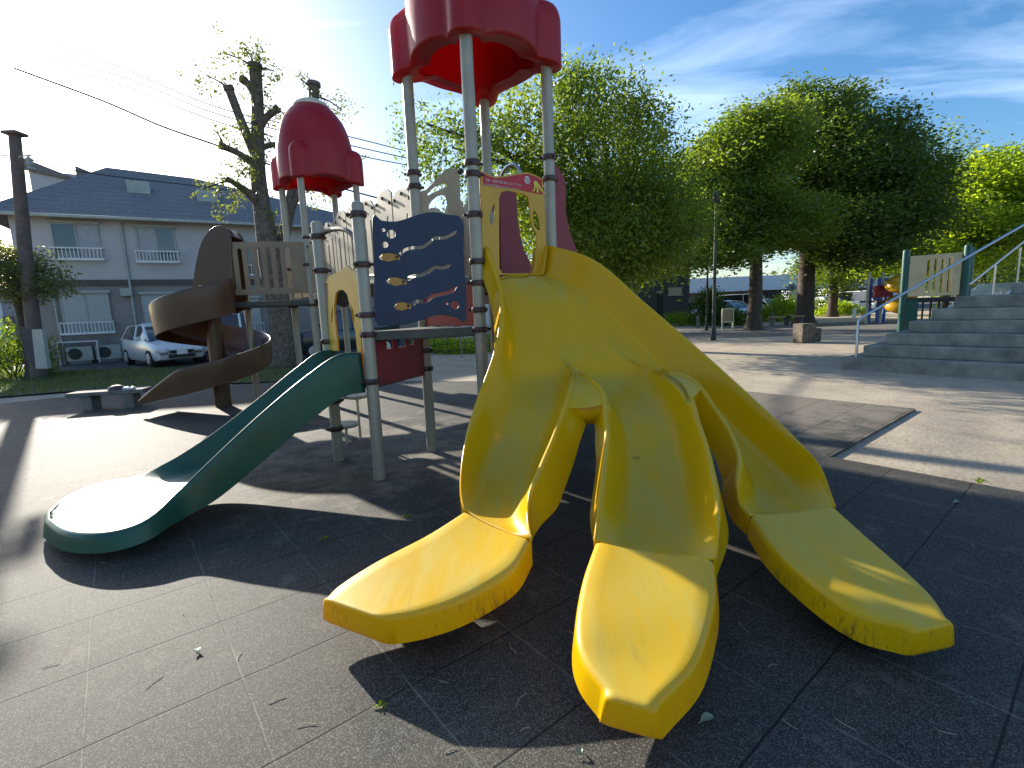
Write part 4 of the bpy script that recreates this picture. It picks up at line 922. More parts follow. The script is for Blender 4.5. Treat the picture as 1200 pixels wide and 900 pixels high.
def tree(name, base, trunk_h, r, blobs, m, label, cat='tree', seed=1, leaf=.12, dens=1.0, bark='bark', lean=(0, 0), group=None, per=38, flat=True, spread=.42, forks=5, limbs=True):
    rng = np.random.default_rng(seed); root = empty(name, (base[0], base[1], -.03), label, cat, group)
    top = Vector((base[0]+lean[0], base[1]+lean[1], trunk_h)); mb = MB()
    pts = cr_open([(base[0], base[1], -.05), (base[0]+lean[0]*.2+.05, base[1]+lean[1]*.2, trunk_h*.4), tuple(top)], 6)
    mb.tube(pts, [r*1.45 if i == 0 else (r*1.12 if i == 1 else r*(1-.25*i/len(pts))) for i in range(len(pts))], 14)
    cents = []
    for (c, rad, nclump) in blobs:
        c = Vector(c)
        if limbs:   # a limb into every lobe of the crown
            d = c-top; mid_ = top+d*.5+Vector((0, 0, d.length*.12))
            lr = r*.42; lp = cr_open([tuple(top-Vector((0, 0, .15))), tuple(mid_), tuple(c+Vector((0, 0, rad[2]*.2)))], 6)
            mb.tube(lp, [lr*(1-.8*i/len(lp)) for i in range(len(lp))], 8)
            for k in range(forks):
                i = int(rng.integers(4, len(lp))); dd = Vector(rng.normal(0, 1, 3)); dd.z = abs(dd.z)*.5; tips = []
                branchy(mb, lp[i], dd, max(rad)*.5, lr*.3, 1, rng, tips)
        n = int(nclump*dens*1.7); q = rng.normal(0, 1, (n, 3)); q /= np.linalg.norm(q, axis=1)[:, None]; q *= (rng.uniform(.35, 1.0, (n, 1)))**.45
        # uneven outline
        ph = rng.uniform(0, 6, 3); wob = 1+.16*np.sin(q[:, :1]*6+ph[0])+.13*np.sin(q[:, 1:2]*8+ph[1])+.12*np.sin(q[:, 2:3]*9+ph[2])+np.where(rng.uniform(0, 1, (n, 1)) < .10, rng.uniform(.05, .34, (n, 1)), 0)
        cents.append(np.array(c)+q*np.array(rad)*wob)
    cents = np.concatenate(cents)
    obj('trunk', mb, bark, root, 50)
    leafobj('crown', leaves_mesh('crown', cents, leaf, rng, per, spread, flat), m, root)
    return root
def B_(x, y, Y, rx, ry, rz, n): return (tuple(at(x, y, Y)), (rx, ry, rz), n)
# T1 big cherry behind the slide
t1 = (at(722, 398, 17.5).x, 17.5)
tree('cherry_tree', t1, 3.4, .3, [B_(735, 260, 17, 2.2, 2.4, 1.5, 210), B_(690, 200, 16.5, 2.0, 2.2, 1.4, 110), B_(640, 150, 16, 1.7, 1.8, 1.2, 52), B_(590, 190, 15.5, 1.6, 1.7, 1.2, 48), B_(530, 180, 15.5, 1.3, 1.4, .9, 26),
      B_(700, 118, 16.5, 1.3, 1.5, .8, 46), B_(752, 190, 17.5, 1.1, 1.5, 1.1, 60), B_(690, 285, 16, 1.6, 1.6, .9, 100), B_(640, 245, 16.5, 1.5, 1.6, 1.2, 80), B_(785, 262, 17.5, 1.1, 1.5, .9, 70), B_(500, 150, 15.5, .8, .8, .6, 7), B_(650, 100, 16.2, .9, .9, .5, 13), B_(745, 140, 17, .8, 1, .6, 22), B_(742, 310, 16.4, 1.3, 1.3, .6, 60)],
     'leafmid', 'spreading dark green tree behind the yellow slide tower', seed=3, leaf=.15, per=46, flat=False, spread=.34)
t2 = (at(883, 386, 25.4).x, 25.4)
tree('shade_tree', t2, 4.3, .36, [B_(845, 225, 25, 2.4, 2.8, 1.7, 230), B_(885, 180, 25.5, 2.3, 2.8, 1.4, 190), B_(822, 262, 24, 1.9, 2.2, 1.1, 130), B_(900, 262, 25, 2.6, 2.8, 1.5, 220), B_(845, 180, 25, 1.4, 1.8, .9, 70), B_(905, 145, 25.5, 1.5, 1.8, .8, 60), B_(812, 215, 24.5, 1.0, 1.6, .8, 40), B_(800, 300, 23.0, 1.3, 1.6, .55, 70), B_(850, 296, 23.5, 1.3, 1.6, .5, 60), B_(870, 140, 25, .8, 1, .5, 18)],
     'leafmid', 'tall leafy tree left of the pair, with a bare straight trunk beyond the slide', seed=5, leaf=.2, per=46, spread=.42)
t3 = (at(942, 378, 29).x, 29)
tree('shade_tree', t3, 4.4, .5, [B_(960, 200, 29, 3.6, 3.6, 2.3, 330), B_(1015, 225, 29, 3.4, 3.6, 2.0, 300), B_(1062, 222, 29.5, 1.7, 2.6, 1.5, 100), B_(945, 150, 29.5, 2.6, 2.6, 1.5, 150), B_(1000, 165, 29.5, 2.4, 2.6, 1.5, 140), B_(1040, 185, 29.5, 1.6, 2.0, 1.1, 60), B_(960, 262, 28, 3.2, 3.2, 1.3, 220), B_(1055, 262, 28, 1.9, 2.6, 1.0, 100), B_(1005, 296, 27.5, 2.2, 2.5, .7, 100), B_(935, 115, 29.5, 1.2, 1.4, .6, 26), B_(985, 122, 29.5, 1.0, 1.2, .5, 20)],
     'leafdark', 'largest dark tree, forking low above a thick trunk beside the concrete block', seed=8, leaf=.23, per=48, spread=.5)
t4 = (at(975, 366, 38).x, 38)
tree('roadside_tree', t4, 4.5, .35, [B_(985, 315, 38, 2.8, 2.8, 1.6, 120), B_(1000, 290, 38, 3.2, 2.8, 2.0, 120)], 'leafmid', 'thin-trunked tree near the road left of the white van', seed=9, leaf=.24, per=36)
t5 = (at(1128, 345, 32).x, 32)
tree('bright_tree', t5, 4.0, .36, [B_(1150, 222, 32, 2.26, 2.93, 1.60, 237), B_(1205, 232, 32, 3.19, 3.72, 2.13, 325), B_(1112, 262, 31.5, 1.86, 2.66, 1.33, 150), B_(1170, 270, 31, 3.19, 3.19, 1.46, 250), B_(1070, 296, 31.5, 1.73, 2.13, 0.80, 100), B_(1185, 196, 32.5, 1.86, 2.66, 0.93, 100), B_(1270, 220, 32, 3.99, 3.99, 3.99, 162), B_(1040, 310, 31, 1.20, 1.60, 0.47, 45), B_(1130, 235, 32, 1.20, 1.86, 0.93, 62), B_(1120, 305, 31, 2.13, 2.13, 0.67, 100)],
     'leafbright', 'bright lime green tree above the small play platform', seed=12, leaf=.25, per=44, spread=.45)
t6 = (at(1110, 330, 34).x, 34)
tree('wispy_tree', t6, 6, .2, [B_(1108, 180, 34, 1.6, 1.6, 2.0, 26), B_(1122, 205, 34, 1.3, 1.3, 1.4, 20)], 'leafmid', 'wispy sparse treetop rising between the dark tree and the lime green one', seed=13, leaf=.24, per=22, spread=.6)
t7 = (at(1150, 330, 44).x, 44)
tree('rear_tree', t7, 4, .3, [B_(1150, 326, 44, 5.5, 3, 2.0, 200), B_(1240, 310, 44, 5, 3, 3, 160)], 'leafdark', 'dark tree standing low behind the steps and the sloping white roof', seed=14, leaf=.26, per=36)
t8 = (-1.5, 33)
tree('rear_tree', t8, 3.6, .3, [((-1.5, 33, 6.), (3., 3, 2.2), 110), ((2.5, 34, 6.5), (3.4, 3, 2.4), 110)], 'leafdark', 'dark tree far behind the tower, seen between its posts', seed=15, leaf=.24, per=34)
# pollarded tree
pb = Vector((at(330, 430, 15.7).x, 15.7)); root = empty('pollarded_tree', (pb.x, pb.y, -.03), 'hard-pruned old tree with blunt cut limbs and sparse sprouts by the parked cars', 'tree')
mb = MB()
def PP(x, y, Y=15.7): return tuple(at(x, y, Y))
def limb(pts, rs, collar=True):
    c = [PP(*p) for p in pts]; cc_ = cr_open(c, 5); rr = list(np.interp(np.linspace(0, 1, len(cc_)), np.linspace(0, 1, len(rs)), rs)); mb.tube(cc_, rr, 12)
    e = Vector(cc_[-1])
    if collar: mb.cyl(tuple(e), tuple(e+(e-Vector(cc_[-2])).normalized()*.12), rs[-1]*1.25, rs[-1]*1.15, 12)
limb([(331, 434), (330, 380), (318, 310), (310, 260)], [.46, .36, .36, .28], False)
limb([(310, 265), (303, 210), (302, 170), (302, 125), (299, 80)], [.27, .22, .19, .17, .17])
limb([(303, 190, 15.7), (290, 160, 15.5), (278, 130, 15.4), (269, 106, 15.3)], [.15, .13, .12, .12])
limb([(302, 118), (292, 100), (287, 95)], [.10, .10, .10])
limb([(304, 150), (312, 138), (323, 129)], [.11, .10, .10])
limb([(300, 195), (280, 180, 15.4), (262, 172, 15.2)], [.11, .09, .09])
limb([(303, 175), (316, 170), (322, 170)], [.09, .08, .08])
limb([(308, 245), (290, 225, 15.3), (270, 212, 15.)], [.15, .11, .07])
limb([(330, 290, 15.9), (340, 240, 16.1), (348, 200, 16.2), (366, 150, 16.3), (368, 101, 16.3)], [.18, .17, .14, .12, .16])
limb([(340, 250, 16), (354, 218, 16), (362, 216, 16)], [.1, .09, .09])
obj('trunk', mb, 'bark2', root, 50)
rng = np.random.default_rng(21); cents = []
for x, y, Y, rr, n in ((287, 62, 15.6, .45, 14), (300, 70, 15.6, .5, 12), (262, 68, 15.5, .35, 6), (243, 92, 15.4, .4, 7), (248, 100, 15.2, .3, 5), (318, 85, 15.7, .3, 8), (282, 95, 15.6, .4, 8), (312, 115, 15.6, .35, 8), (330, 135, 15.9, .35, 7), (300, 155, 15.2, .4, 9), (265, 160, 15.3, .45, 9), (290, 185, 15.1, .5, 12), (285, 215, 15.1, .45, 14), (262, 215, 15.1, .45, 10), (245, 220, 15.1, .4, 7), (270, 245, 15.1, .3, 8), (285, 200, 15.0, .3, 8), (310, 165, 15.2, .4, 8), (356, 97, 16.3, .3, 6), (385, 120, 16.3, .35, 8), (398, 130, 16.3, .3, 4), (365, 225, 16, .35, 7), (375, 222, 16., .3, 5), (325, 262, 15.4, .3, 6), (393, 65+65, 16.2, .3, 3), (420, 120+70, 16.4, .3, 3)):
    c = np.array(at(x, y, Y)); cents.append(c+rng.normal(0, 1, (n, 3))*rr*.6)
leafobj('crown', leaves_mesh('crown', np.concatenate(cents), .12, rng, 15, .11, False), 'leafolive', root)
for (x, y, Y), (x2, y2) in (((299, 80, 15.6), (262, 62)), ((269, 106, 15.3), (240, 88)), ((270, 212, 15.), (238, 222)), ((368, 112, 16.3), (352, 92)), ((368, 112, 16.3), (400, 128)), ((299, 80, 15.6), (285, 55)), ((362, 216, 16), (385, 224)), ((323, 129, 15.7), (335, 138)), ((262, 172, 15.2), (248, 150)), ((299, 80, 15.6), (322, 84))):
    a = at(x, y, Y); b = at(x2, y2, Y); m_ = (a+b)/2+Vector((0, .1, .08)); mb = MB(); mb.tube(cr_open([tuple(a), tuple(m_), tuple(b)], 4), [.03]*4+[.02]*4+[.01], 5); obj('sprout', mb, 'bark', root, 50)

# left pine and hedge
tree('garden_pine', (at(35, 430, 15.5).x, 15.5), 2.8, .14, [B_(20, 320, 15.5, 1.1, 1, .35, 40), B_(-5, 310, 15.5, 1.0, 1, .4, 34), B_(45, 335, 15.4, .8, .8, .3, 26), B_(10, 300, 15.6, .7, .8, .25, 16), B_(30, 345, 15.4, .7, .7, .25, 16)], 'leafolive', 'small layered garden pine beside the utility pole', seed=31, leaf=.12, per=34, spread=.22, forks=1)
def shrub(name, c, rad, n, m, label, seed, leaf=.1, per=34, group=None, cat='shrub', spread=.2):
    rng = np.random.default_rng(seed); root = empty(name, (c[0], c[1], 0), label, cat, group); q = rng.normal(0, 1, (n, 3)); q /= np.linalg.norm(q, axis=1)[:, None]; q *= rng.uniform(.3, 1, (n, 1))**.5
    q[:, 2] = abs(q[:, 2]); cents = np.array([c[0], c[1], .05])+q*np.array(rad)
    leafobj('foliage', leaves_mesh('foliage', cents, leaf, rng, per, spread, False), m, root)
    mb = MB()
    for k in range(5): a = k*1.3+seed; mb.tube([(c[0]+.08*math.cos(a), c[1]+.08*math.sin(a), -.02), (c[0]+rad[0]*.5*math.cos(a), c[1]+rad[1]*.5*math.sin(a), rad[2]*.7)], [.03, .012], 5)
    obj('stem', mb, 'bark', root); return root
shrub('hedge_bush', (at(14, 430, 16).x, 16), (1.3, 1.0, 1.7), 130, 'leafmid', 'rounded dark bush at the far left behind the utility pole', 41, .12)
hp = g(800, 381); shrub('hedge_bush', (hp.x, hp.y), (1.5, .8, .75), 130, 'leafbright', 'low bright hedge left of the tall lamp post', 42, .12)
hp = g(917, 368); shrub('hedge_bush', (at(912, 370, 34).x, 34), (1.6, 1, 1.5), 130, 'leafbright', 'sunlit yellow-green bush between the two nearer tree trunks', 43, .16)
shrub('hedge_bush', (at(872, 372, 29).x, 31), (1.3, 1, 1.1), 90, 'leafdark', 'dark round bush just behind the wooden notice board', 44, .16)
shrub('hedge_bush', (at(845, 372, 30).x, 32), (1.2, 1, 2.4), 120, 'leafdark', 'tall dark shrub right of the lamp post in front of the parked cars', 45, .18)
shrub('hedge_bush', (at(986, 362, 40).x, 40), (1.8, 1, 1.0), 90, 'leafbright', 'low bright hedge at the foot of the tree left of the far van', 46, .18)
shrub('hedge_bush', (at(962, 362, 42).x, 42), (1.6, 1, 1.3), 80, 'leafmid', 'green bush between the two right-hand trunks', 47, .18)
shrub('hedge_bush', (at(930, 350, 52).x, 50), (1.8, 1, 3.2), 100, 'leafmid', 'tall bush beside the round blue road sign', 48, .24)
shrub('hedge_bush', (at(970, 330, 56).x, 58), (5.0, 2, 6.2), 260, 'leafdark', 'big dark evergreen mass left of the white building', 49, .34, spread=.5)
for i, (x, Y, s_) in enumerate(((523, 19, .8), (545, 18.5, .6), (575, 19, .9), (600, 20, .8), (505, 20, .7))):
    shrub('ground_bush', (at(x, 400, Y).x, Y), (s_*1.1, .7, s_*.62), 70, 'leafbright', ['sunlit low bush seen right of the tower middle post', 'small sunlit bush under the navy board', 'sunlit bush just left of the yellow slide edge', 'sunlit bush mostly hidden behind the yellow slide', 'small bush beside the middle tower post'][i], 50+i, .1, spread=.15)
for i, (x, Y) in enumerate(((640, 42), (700, 44))):
    shrub('hedge_bush', (at(x, 350, Y).x, Y), (4, 2, 3.4), 200, 'leafdark', ['dark bush behind the yellow slide, left one', 'dark bush behind the yellow slide, right one'][i], 60+i, .3, spread=.4)

# ================================================================== HOUSE (left)
HP = Vector((-19.6, 20.4)); hu = Vector((.868, .496)); hn = Vector((.496, -.868))      # hn points to the park
house = empty('apartment_house', (HP.x, HP.y, 0), 'two-storey grey-sided apartment house with blue-grey roof and white balcony rails', 'house')
HWd = 15.5; HD = 11.5
def hp_(a, d, z): p = HP+hu*a+hn*d; return (p.x, p.y, z)
def hbox(a0, a1, d0, d1, z0, z1):
    mb = MB(); c = [hp_(a0, d0, 0)[:2], hp_(a1, d0, 0)[:2], hp_(a1, d1, 0)[:2], hp_(a0, d1, 0)[:2]]; mb.prism(c, z0, z1); return mb
hang = math.atan2(hu.y, hu.x)
EZ = onplane(150, 256, HP, hu)[1]; FZ = onplane(150, 331, HP, hu)[1]
obj('upper_wall', hbox(0, HWd, -HD, 0, FZ+.12, EZ), 'siding', house, 30)
obj('lower_wall', hbox(.03, HWd-.03, -HD+.03, -.05, -.02, FZ-.12), 'siding2', house, 30)
obj('belt', hbox(-.02, HWd+.02, -HD-.02, .04, FZ-.12, FZ+.12), 'trimbrown', house, 30)
ap = [2.6, -4.6, EZ+3.3]; OV = .55
e0 = hp_(-OV-.3, OV, EZ-.05); e1 = hp_(HWd+OV, OV, EZ-.05); b0 = hp_(-OV-.3, -HD-OV, EZ-.05); b1 = hp_(HWd+OV, -HD-OV, EZ-.05)
r0_ = hp_(2.6, -5.8, EZ+3.45); r1_ = hp_(6.4, -5.8, EZ+3.25)
mb = MB(); mb.add([e0, e1, r1_, r0_, b0, b1], [(0, 1, 2, 3), (5, 4, 3, 2), (1, 5, 2), (4, 0, 3)]); rf = obj('roof', mb, 'roofing', house, None, solid=.12)
for a_, d_ in ((8.3-4.2, -1.5), (8.9, -1.3), ):
    pass
for (x, y) in ((164, 222), (243, 232)):
    # small roof vents sitting on the front slope
    best = None
    for a10 in range(0, 150):
        for d10 in range(-40, 5):
            a_, d_ = a10/10, d10/10
            zz = EZ+(.55-d_)/(6.35)*3.35
            p = hp_(a_, d_, zz); v_ = np.array(p)-np.array([0, 0, CAMH]); dd_ = v_@_F; X_ = 600+FPX*(v_@_R)/dd_; Y_ = 450-FPX*(v_@_V)/dd_
            e_ = abs(X_-x)+abs(Y_-y)
            if best is None or e_ < best[0]: best = (e_, a_, d_, zz)
    _, a_, d_, zz = best
    obj('roof_vent', hbox(a_-.45, a_+.45, d_-.5, d_+.3, zz-.4, zz+.32), 'boxpaint', rf, 30, bevel=.02)
obj('gutter', hbox(-OV-.3, HWd+OV, OV+.0, OV+.1, EZ-.16, EZ-.04), 'boxpaint', house, 30, bevel=.02)
def hwin(x0, y0, x1, y1, kind, rail=True):
    a0, z1 = onplane(x0, y0, HP, hu); a1, z0 = onplane(x1, y1, HP, hu)
    fr = MB(); fw = .05
    for q in ((a0, a1, z1-fw, z1), (a0, a1, z0, z0+fw), (a0, a0+fw, z0+fw, z1-fw), (a1-fw, a1, z0+fw, z1-fw), ((a0+a1)/2-fw/2, (a0+a1)/2+fw/2, z0+fw, z1-fw)):
        b = hbox(q[0], q[1], .0, .07, q[2], q[3]); fr.add(b.v, b.f)
    w_ = obj('window', fr, 'boxpaint', house, 30, bevel=.006)
    if kind == 'shutter': obj('shutter', hbox(a0+fw, a1-fw, .0, .045, z0+fw, z1-fw), 'shutter', w_, 30)
    else:
        obj('pane', hbox(a0+fw, (a0+a1)/2-fw/2, .0, .03, z0+fw, z1-fw), 'glass' if kind == 'g' else 'curtain', w_, 30)
        obj('pane', hbox((a0+a1)/2+fw/2, a1-fw, .0, .025, z0+fw, z1-fw), 'curtain' if kind == 'g' else 'glass', w_, 30)
    obj('sill', hbox(a0-.08, a1+.08, 0, .14, z1, z1+.10), 'boxpaint', w_, 30)
    if rail:
        r = MB(); zr0, zr1 = z0-.05, z0+.42
        for q in ((zr0-.03, zr0+.06), (zr1-.03, zr1+.02)):
            b = hbox(a0-.1, a1+.1, .32, .40, *q); r.add(b.v, b.f)
        k = a0-.08
        while k < a1+.1: b = hbox(k, k+.03, .34, .375, zr0+.06, zr1-.03); r.add(b.v, b.f); k += .125
        for k in (a0-.1, a1+.06):
            b = hbox(k, k+.04, .0, .32, zr1-.03, zr1+.01); r.add(b.v, b.f); b = hbox(k, k+.04, .0, .32, zr0-.02, zr0+.03); r.add(b.v, b.f)
        obj('balcony_rail', r, 'white', w_, 30)
hwin(58, 261, 121, 304, 'g'); hwin(158, 266, 209, 307, 'c'); hwin(69, 344, 134, 388, 'shutter'); hwin(165, 345, 212, 388, 'shutter', True); hwin(268, 283, 310, 322, 'c'); hwin(262, 350, 308, 388, 'shutter', True)
for q in ((141, 338, 156, 347),):
    a0, z1 = onplane(q[0], q[1], HP, hu); a1, z0 = onplane(q[2], q[3], HP, hu); obj('meter_box', hbox(a0, a1, 0, .2, z0, z1), 'boxpaint', house, 30, bevel=.02)
mb = MB(); a0, _z = onplane(152, 330, HP, hu); p = hp_(a0, .06, 0); mb.cyl((p[0], p[1], 0), (p[0], p[1], EZ-.2), .05, .05, 10); obj('drainpipe', mb, 'boxpaint', house, 40)
for x in (60,):
    a0, _z = onplane(x, 330, HP, hu); p = hp_(a0, .06, 0); mb = MB(); mb.cyl((p[0], p[1], 0), (p[0], p[1], FZ-.2), .04, .04, 10); obj('drainpipe', mb, 'boxpaint', house, 40)
# stepped parapets of the part behind
for k, (a_, z_) in enumerate(((-.4, EZ+2.7), (1.6, EZ+2.4), (3.4, EZ+2.1))):
    pass
nb_ = empty('neighbour_house', hp_(0, -14, 0), 'pale house with stepped roofline behind the grey apartment house', 'house')
for k in range(4):
    a0 = -2+k*2.4; mb = hbox(a0, a0+2.2, -17, -13, 0, 10.7-.25*k); obj('wall', mb, 'siding', nb_, 30)
    r = MB(); r.add([hp_(a0-.2, -12.8, 10.7-.25*k), hp_(a0+2.4, -12.8, 10.3-.25*k), hp_(a0+2.4, -17.2, 10.3-.25*k), hp_(a0-.2, -17.2, 11.4-.25*k), hp_(a0-.2, -12.8, 11.4-.25*k)], [(4, 1, 2, 3), (0, 1, 4)]); obj('roof', r, 'roofing', nb_, None, solid=.1)
lh = empty('white_house', (at(8, 350, 30).x, 30, 0), 'small white house glimpsed at the left edge under the pine', 'house')
mb = MB(); mb.box((at(0, 350, 30).x-1.5, 31, 1.8), (5, 4, 3.7)); obj('wall', mb, 'whitewall', lh, 30)
mb = MB(); mb.prism([(at(0, 350, 30).x-4.4, 28.7), (at(0, 350, 30).x+1.4, 28.7), (at(0, 350, 30).x+1.4, 33.3), (at(0, 350, 30).x-4.4, 33.3)], 3.65, 3.9); obj('roof', mb, 'roofing', lh, 30)
mb = MB(); mb.box((at(6, 352, 29).x, 28.97, 1.9), (.6, .06, .8)); obj('window', mb, 'glass', lh, 30)
# air conditioners
def ac(x, y, label, hooded):
    a0, z0 = onplane(x, y, HP, hu); p = hp_(a0, .55, 0); root = empty('air_conditioner', p, label, 'air conditioner', 'outdoor units by the house', rz=hang)
    def lb(c, d): m = MB(); m.box(c, d); return m
    z = .12; obj('casing', lb((0, 0, z+.3), (.85, .32, .6)), 'boxpaint', root, 30, bevel=.02, world=False)
    m = MB(); m.cyl((-.14, -.155, z+.3), (-.14, -.175, z+.3), .23, .23, 28); obj('fan_grille', m, 'darksteel', root, 30, world=False)
    obj('foot', lb((0, 0, z/2), (.7, .3, z)), 'stone', root, 30, world=False)
    if hooded:
        m = MB(); m.box((0, 0, .92), (1.3, .55, .04)); m.box((-.63, 0, .45), (.04, .55, .9)); m.box((.63, 0, .45), (.04, .55, .9)); obj('cover_frame', m, 'white', root, 30, world=False)
ac(98, 413, 'outdoor unit inside a white box frame at the house wall', True); ac(131, 411, 'outdoor unit without a frame, next to the parked white hatchback', False)

# utility pole + box + wires
up_ = Vector((at(43, 428, 15).x, 15)); 
rt = empty('utility_pole', (up_.x, up_.y, 0), 'tall brown utility pole with insulators at the far left', 'utility pole')
a = at(17, 156, 15.4); mb = MB(); mb.tube([(up_.x, up_.y, -.05), tuple(at(30, 300, 15.2)), tuple(a)], [.2, .17, .14], 14); obj('shaft', mb, 'polecon', rt, 50)
mb = MB(); mb.box((a.x, a.y, a.z-.02), (.42, .42, .08)); obj('cap', mb, 'polecon', rt, 30)
q = at(35, 188, 15.3); mb = MB(); mb.tube([tuple(at(19, 184, 15.3)), tuple(at(36, 182, 15.3))], .025, 6); mb.lathe(tuple(at(35, 192, 15.3)), [(.03, -.2), (.11, -.15), (.05, -.08), (.12, -.02), (.06, .06), (.11, .12), (.02, .2)], 12); obj('insulator', mb, 'boxpaint', rt, 40)
cb_ = empty('utility_box', (at(47, 430, 14.2).x, 14.2, 0), 'pale upright metal panel leaning at the foot of the utility pole', 'cabinet')
def pquad(pts, Y, th): 
    m = MB(); f_ = [tuple(at(x, y, Y)) for x, y in pts]; b = [(p[0], p[1]+th, p[2]) for p in f_]; m.add(f_+b, [(0, 1, 2, 3), (7, 6, 5, 4), (0, 4, 5, 1), (1, 5, 6, 2), (2, 6, 7, 3), (3, 7, 4, 0)]); return m
obj('front_panel', pquad([(37, 386), (49, 386), (56, 432), (42, 432)], 14.2, .12), 'boxpaint', cb_, 30)
obj('back_panel', pquad([(24, 384), (37, 385), (42, 430), (31, 422)], 14.4, .1), 'darkwall', cb_, 30)
def wire(pts, label, r=.02, group='overhead cables'):
    m = MB(); m.tube(cr_open([tuple(at(*p)) for p in pts], 6), r, 5); o = obj('overhead_cable', m, 'wire'); tag(o, label, 'cable', group)
wire([(60, 50, 26), (140, 78, 25), (262, 128, 25), (400, 158, 26), (480, 178, 27)], 'topmost of the three thin parallel cables left of the small dome', .026)
wire([(60, 66, 26), (150, 92, 25), (262, 136, 25), (400, 168, 26), (480, 186, 27)], 'middle one of the three thin parallel cables left of the small dome', .026)
wire([(60, 78, 26), (140, 98, 25), (262, 145, 25), (400, 178, 26), (480, 194, 27)], 'lowest of the three thin parallel cables left of the small dome', .026)
wire([(17, 80, 17), (120, 118, 17), (190, 148, 17), (262, 173, 17), (350, 205, 18), (420, 226, 19), (500, 246, 20)], 'thick sagging cable reaching the pollarded tree', .03)
wire([(-20, 182, 15.4), (20, 184, 15.4), (100, 202, 17), (230, 218, 20), (330, 232, 22), (450, 262, 24)], 'thin cable strung from the utility pole over the house roof', .018)

# bench
bc = g(125, 477); bn = empty('stone_bench', (bc.x, bc.y, 0), 'low dark stone slab bench on two legs at the lawn edge', 'bench')
b0_ = g(88, 470); b1_ = g(172, 464); L_b = at(84, 464, 8.95); R_b = at(173, 455, 9.2); dv_ = (R_b-L_b); ang = math.atan2(dv_.y, dv_.x); zt_ = .30
mb = MB(); c_ = (L_b+R_b)/2; mb.box((c_.x, c_.y, zt_), (math.hypot(dv_.x, dv_.y), .38, .07), ang); obj('seat', mb, 'stone', bn, 30, bevel=.01)
for f in (.24, .78):
    p = L_b+dv_*f; mb = MB(); mb.box((p.x, p.y, .12), (.16, .3, .29), ang); obj('leg', mb, 'stone', bn, 30, bevel=.01)
# things lying on the bench
p = at(155, 454, 9.1); mb = MB()
for k in range(7): mb.lathe((p.x+random.uniform(-.12, .12), p.y+random.uniform(-.06, .06), zt_+.036), [(.001, 0), (.05, .004), (.045, .03), (.01, .045)], 8)
tag(obj('crumpled_cloth', mb, 'white', None, 60), 'small crumpled pale cloth lying on the stone bench', 'cloth')
p = at(137, 456, 9.05); mb = MB(); mb.lathe((p.x, p.y, zt_+.036), [(.001, 0), (.14, .004), (.13, .05), (.06, .085), (.005, .09)], 12); tag(obj('brown_bag', mb, 'trimbrown', None, 60), 'dark lumpy bundle lying on the stone bench beside the pale cloth', 'bag')

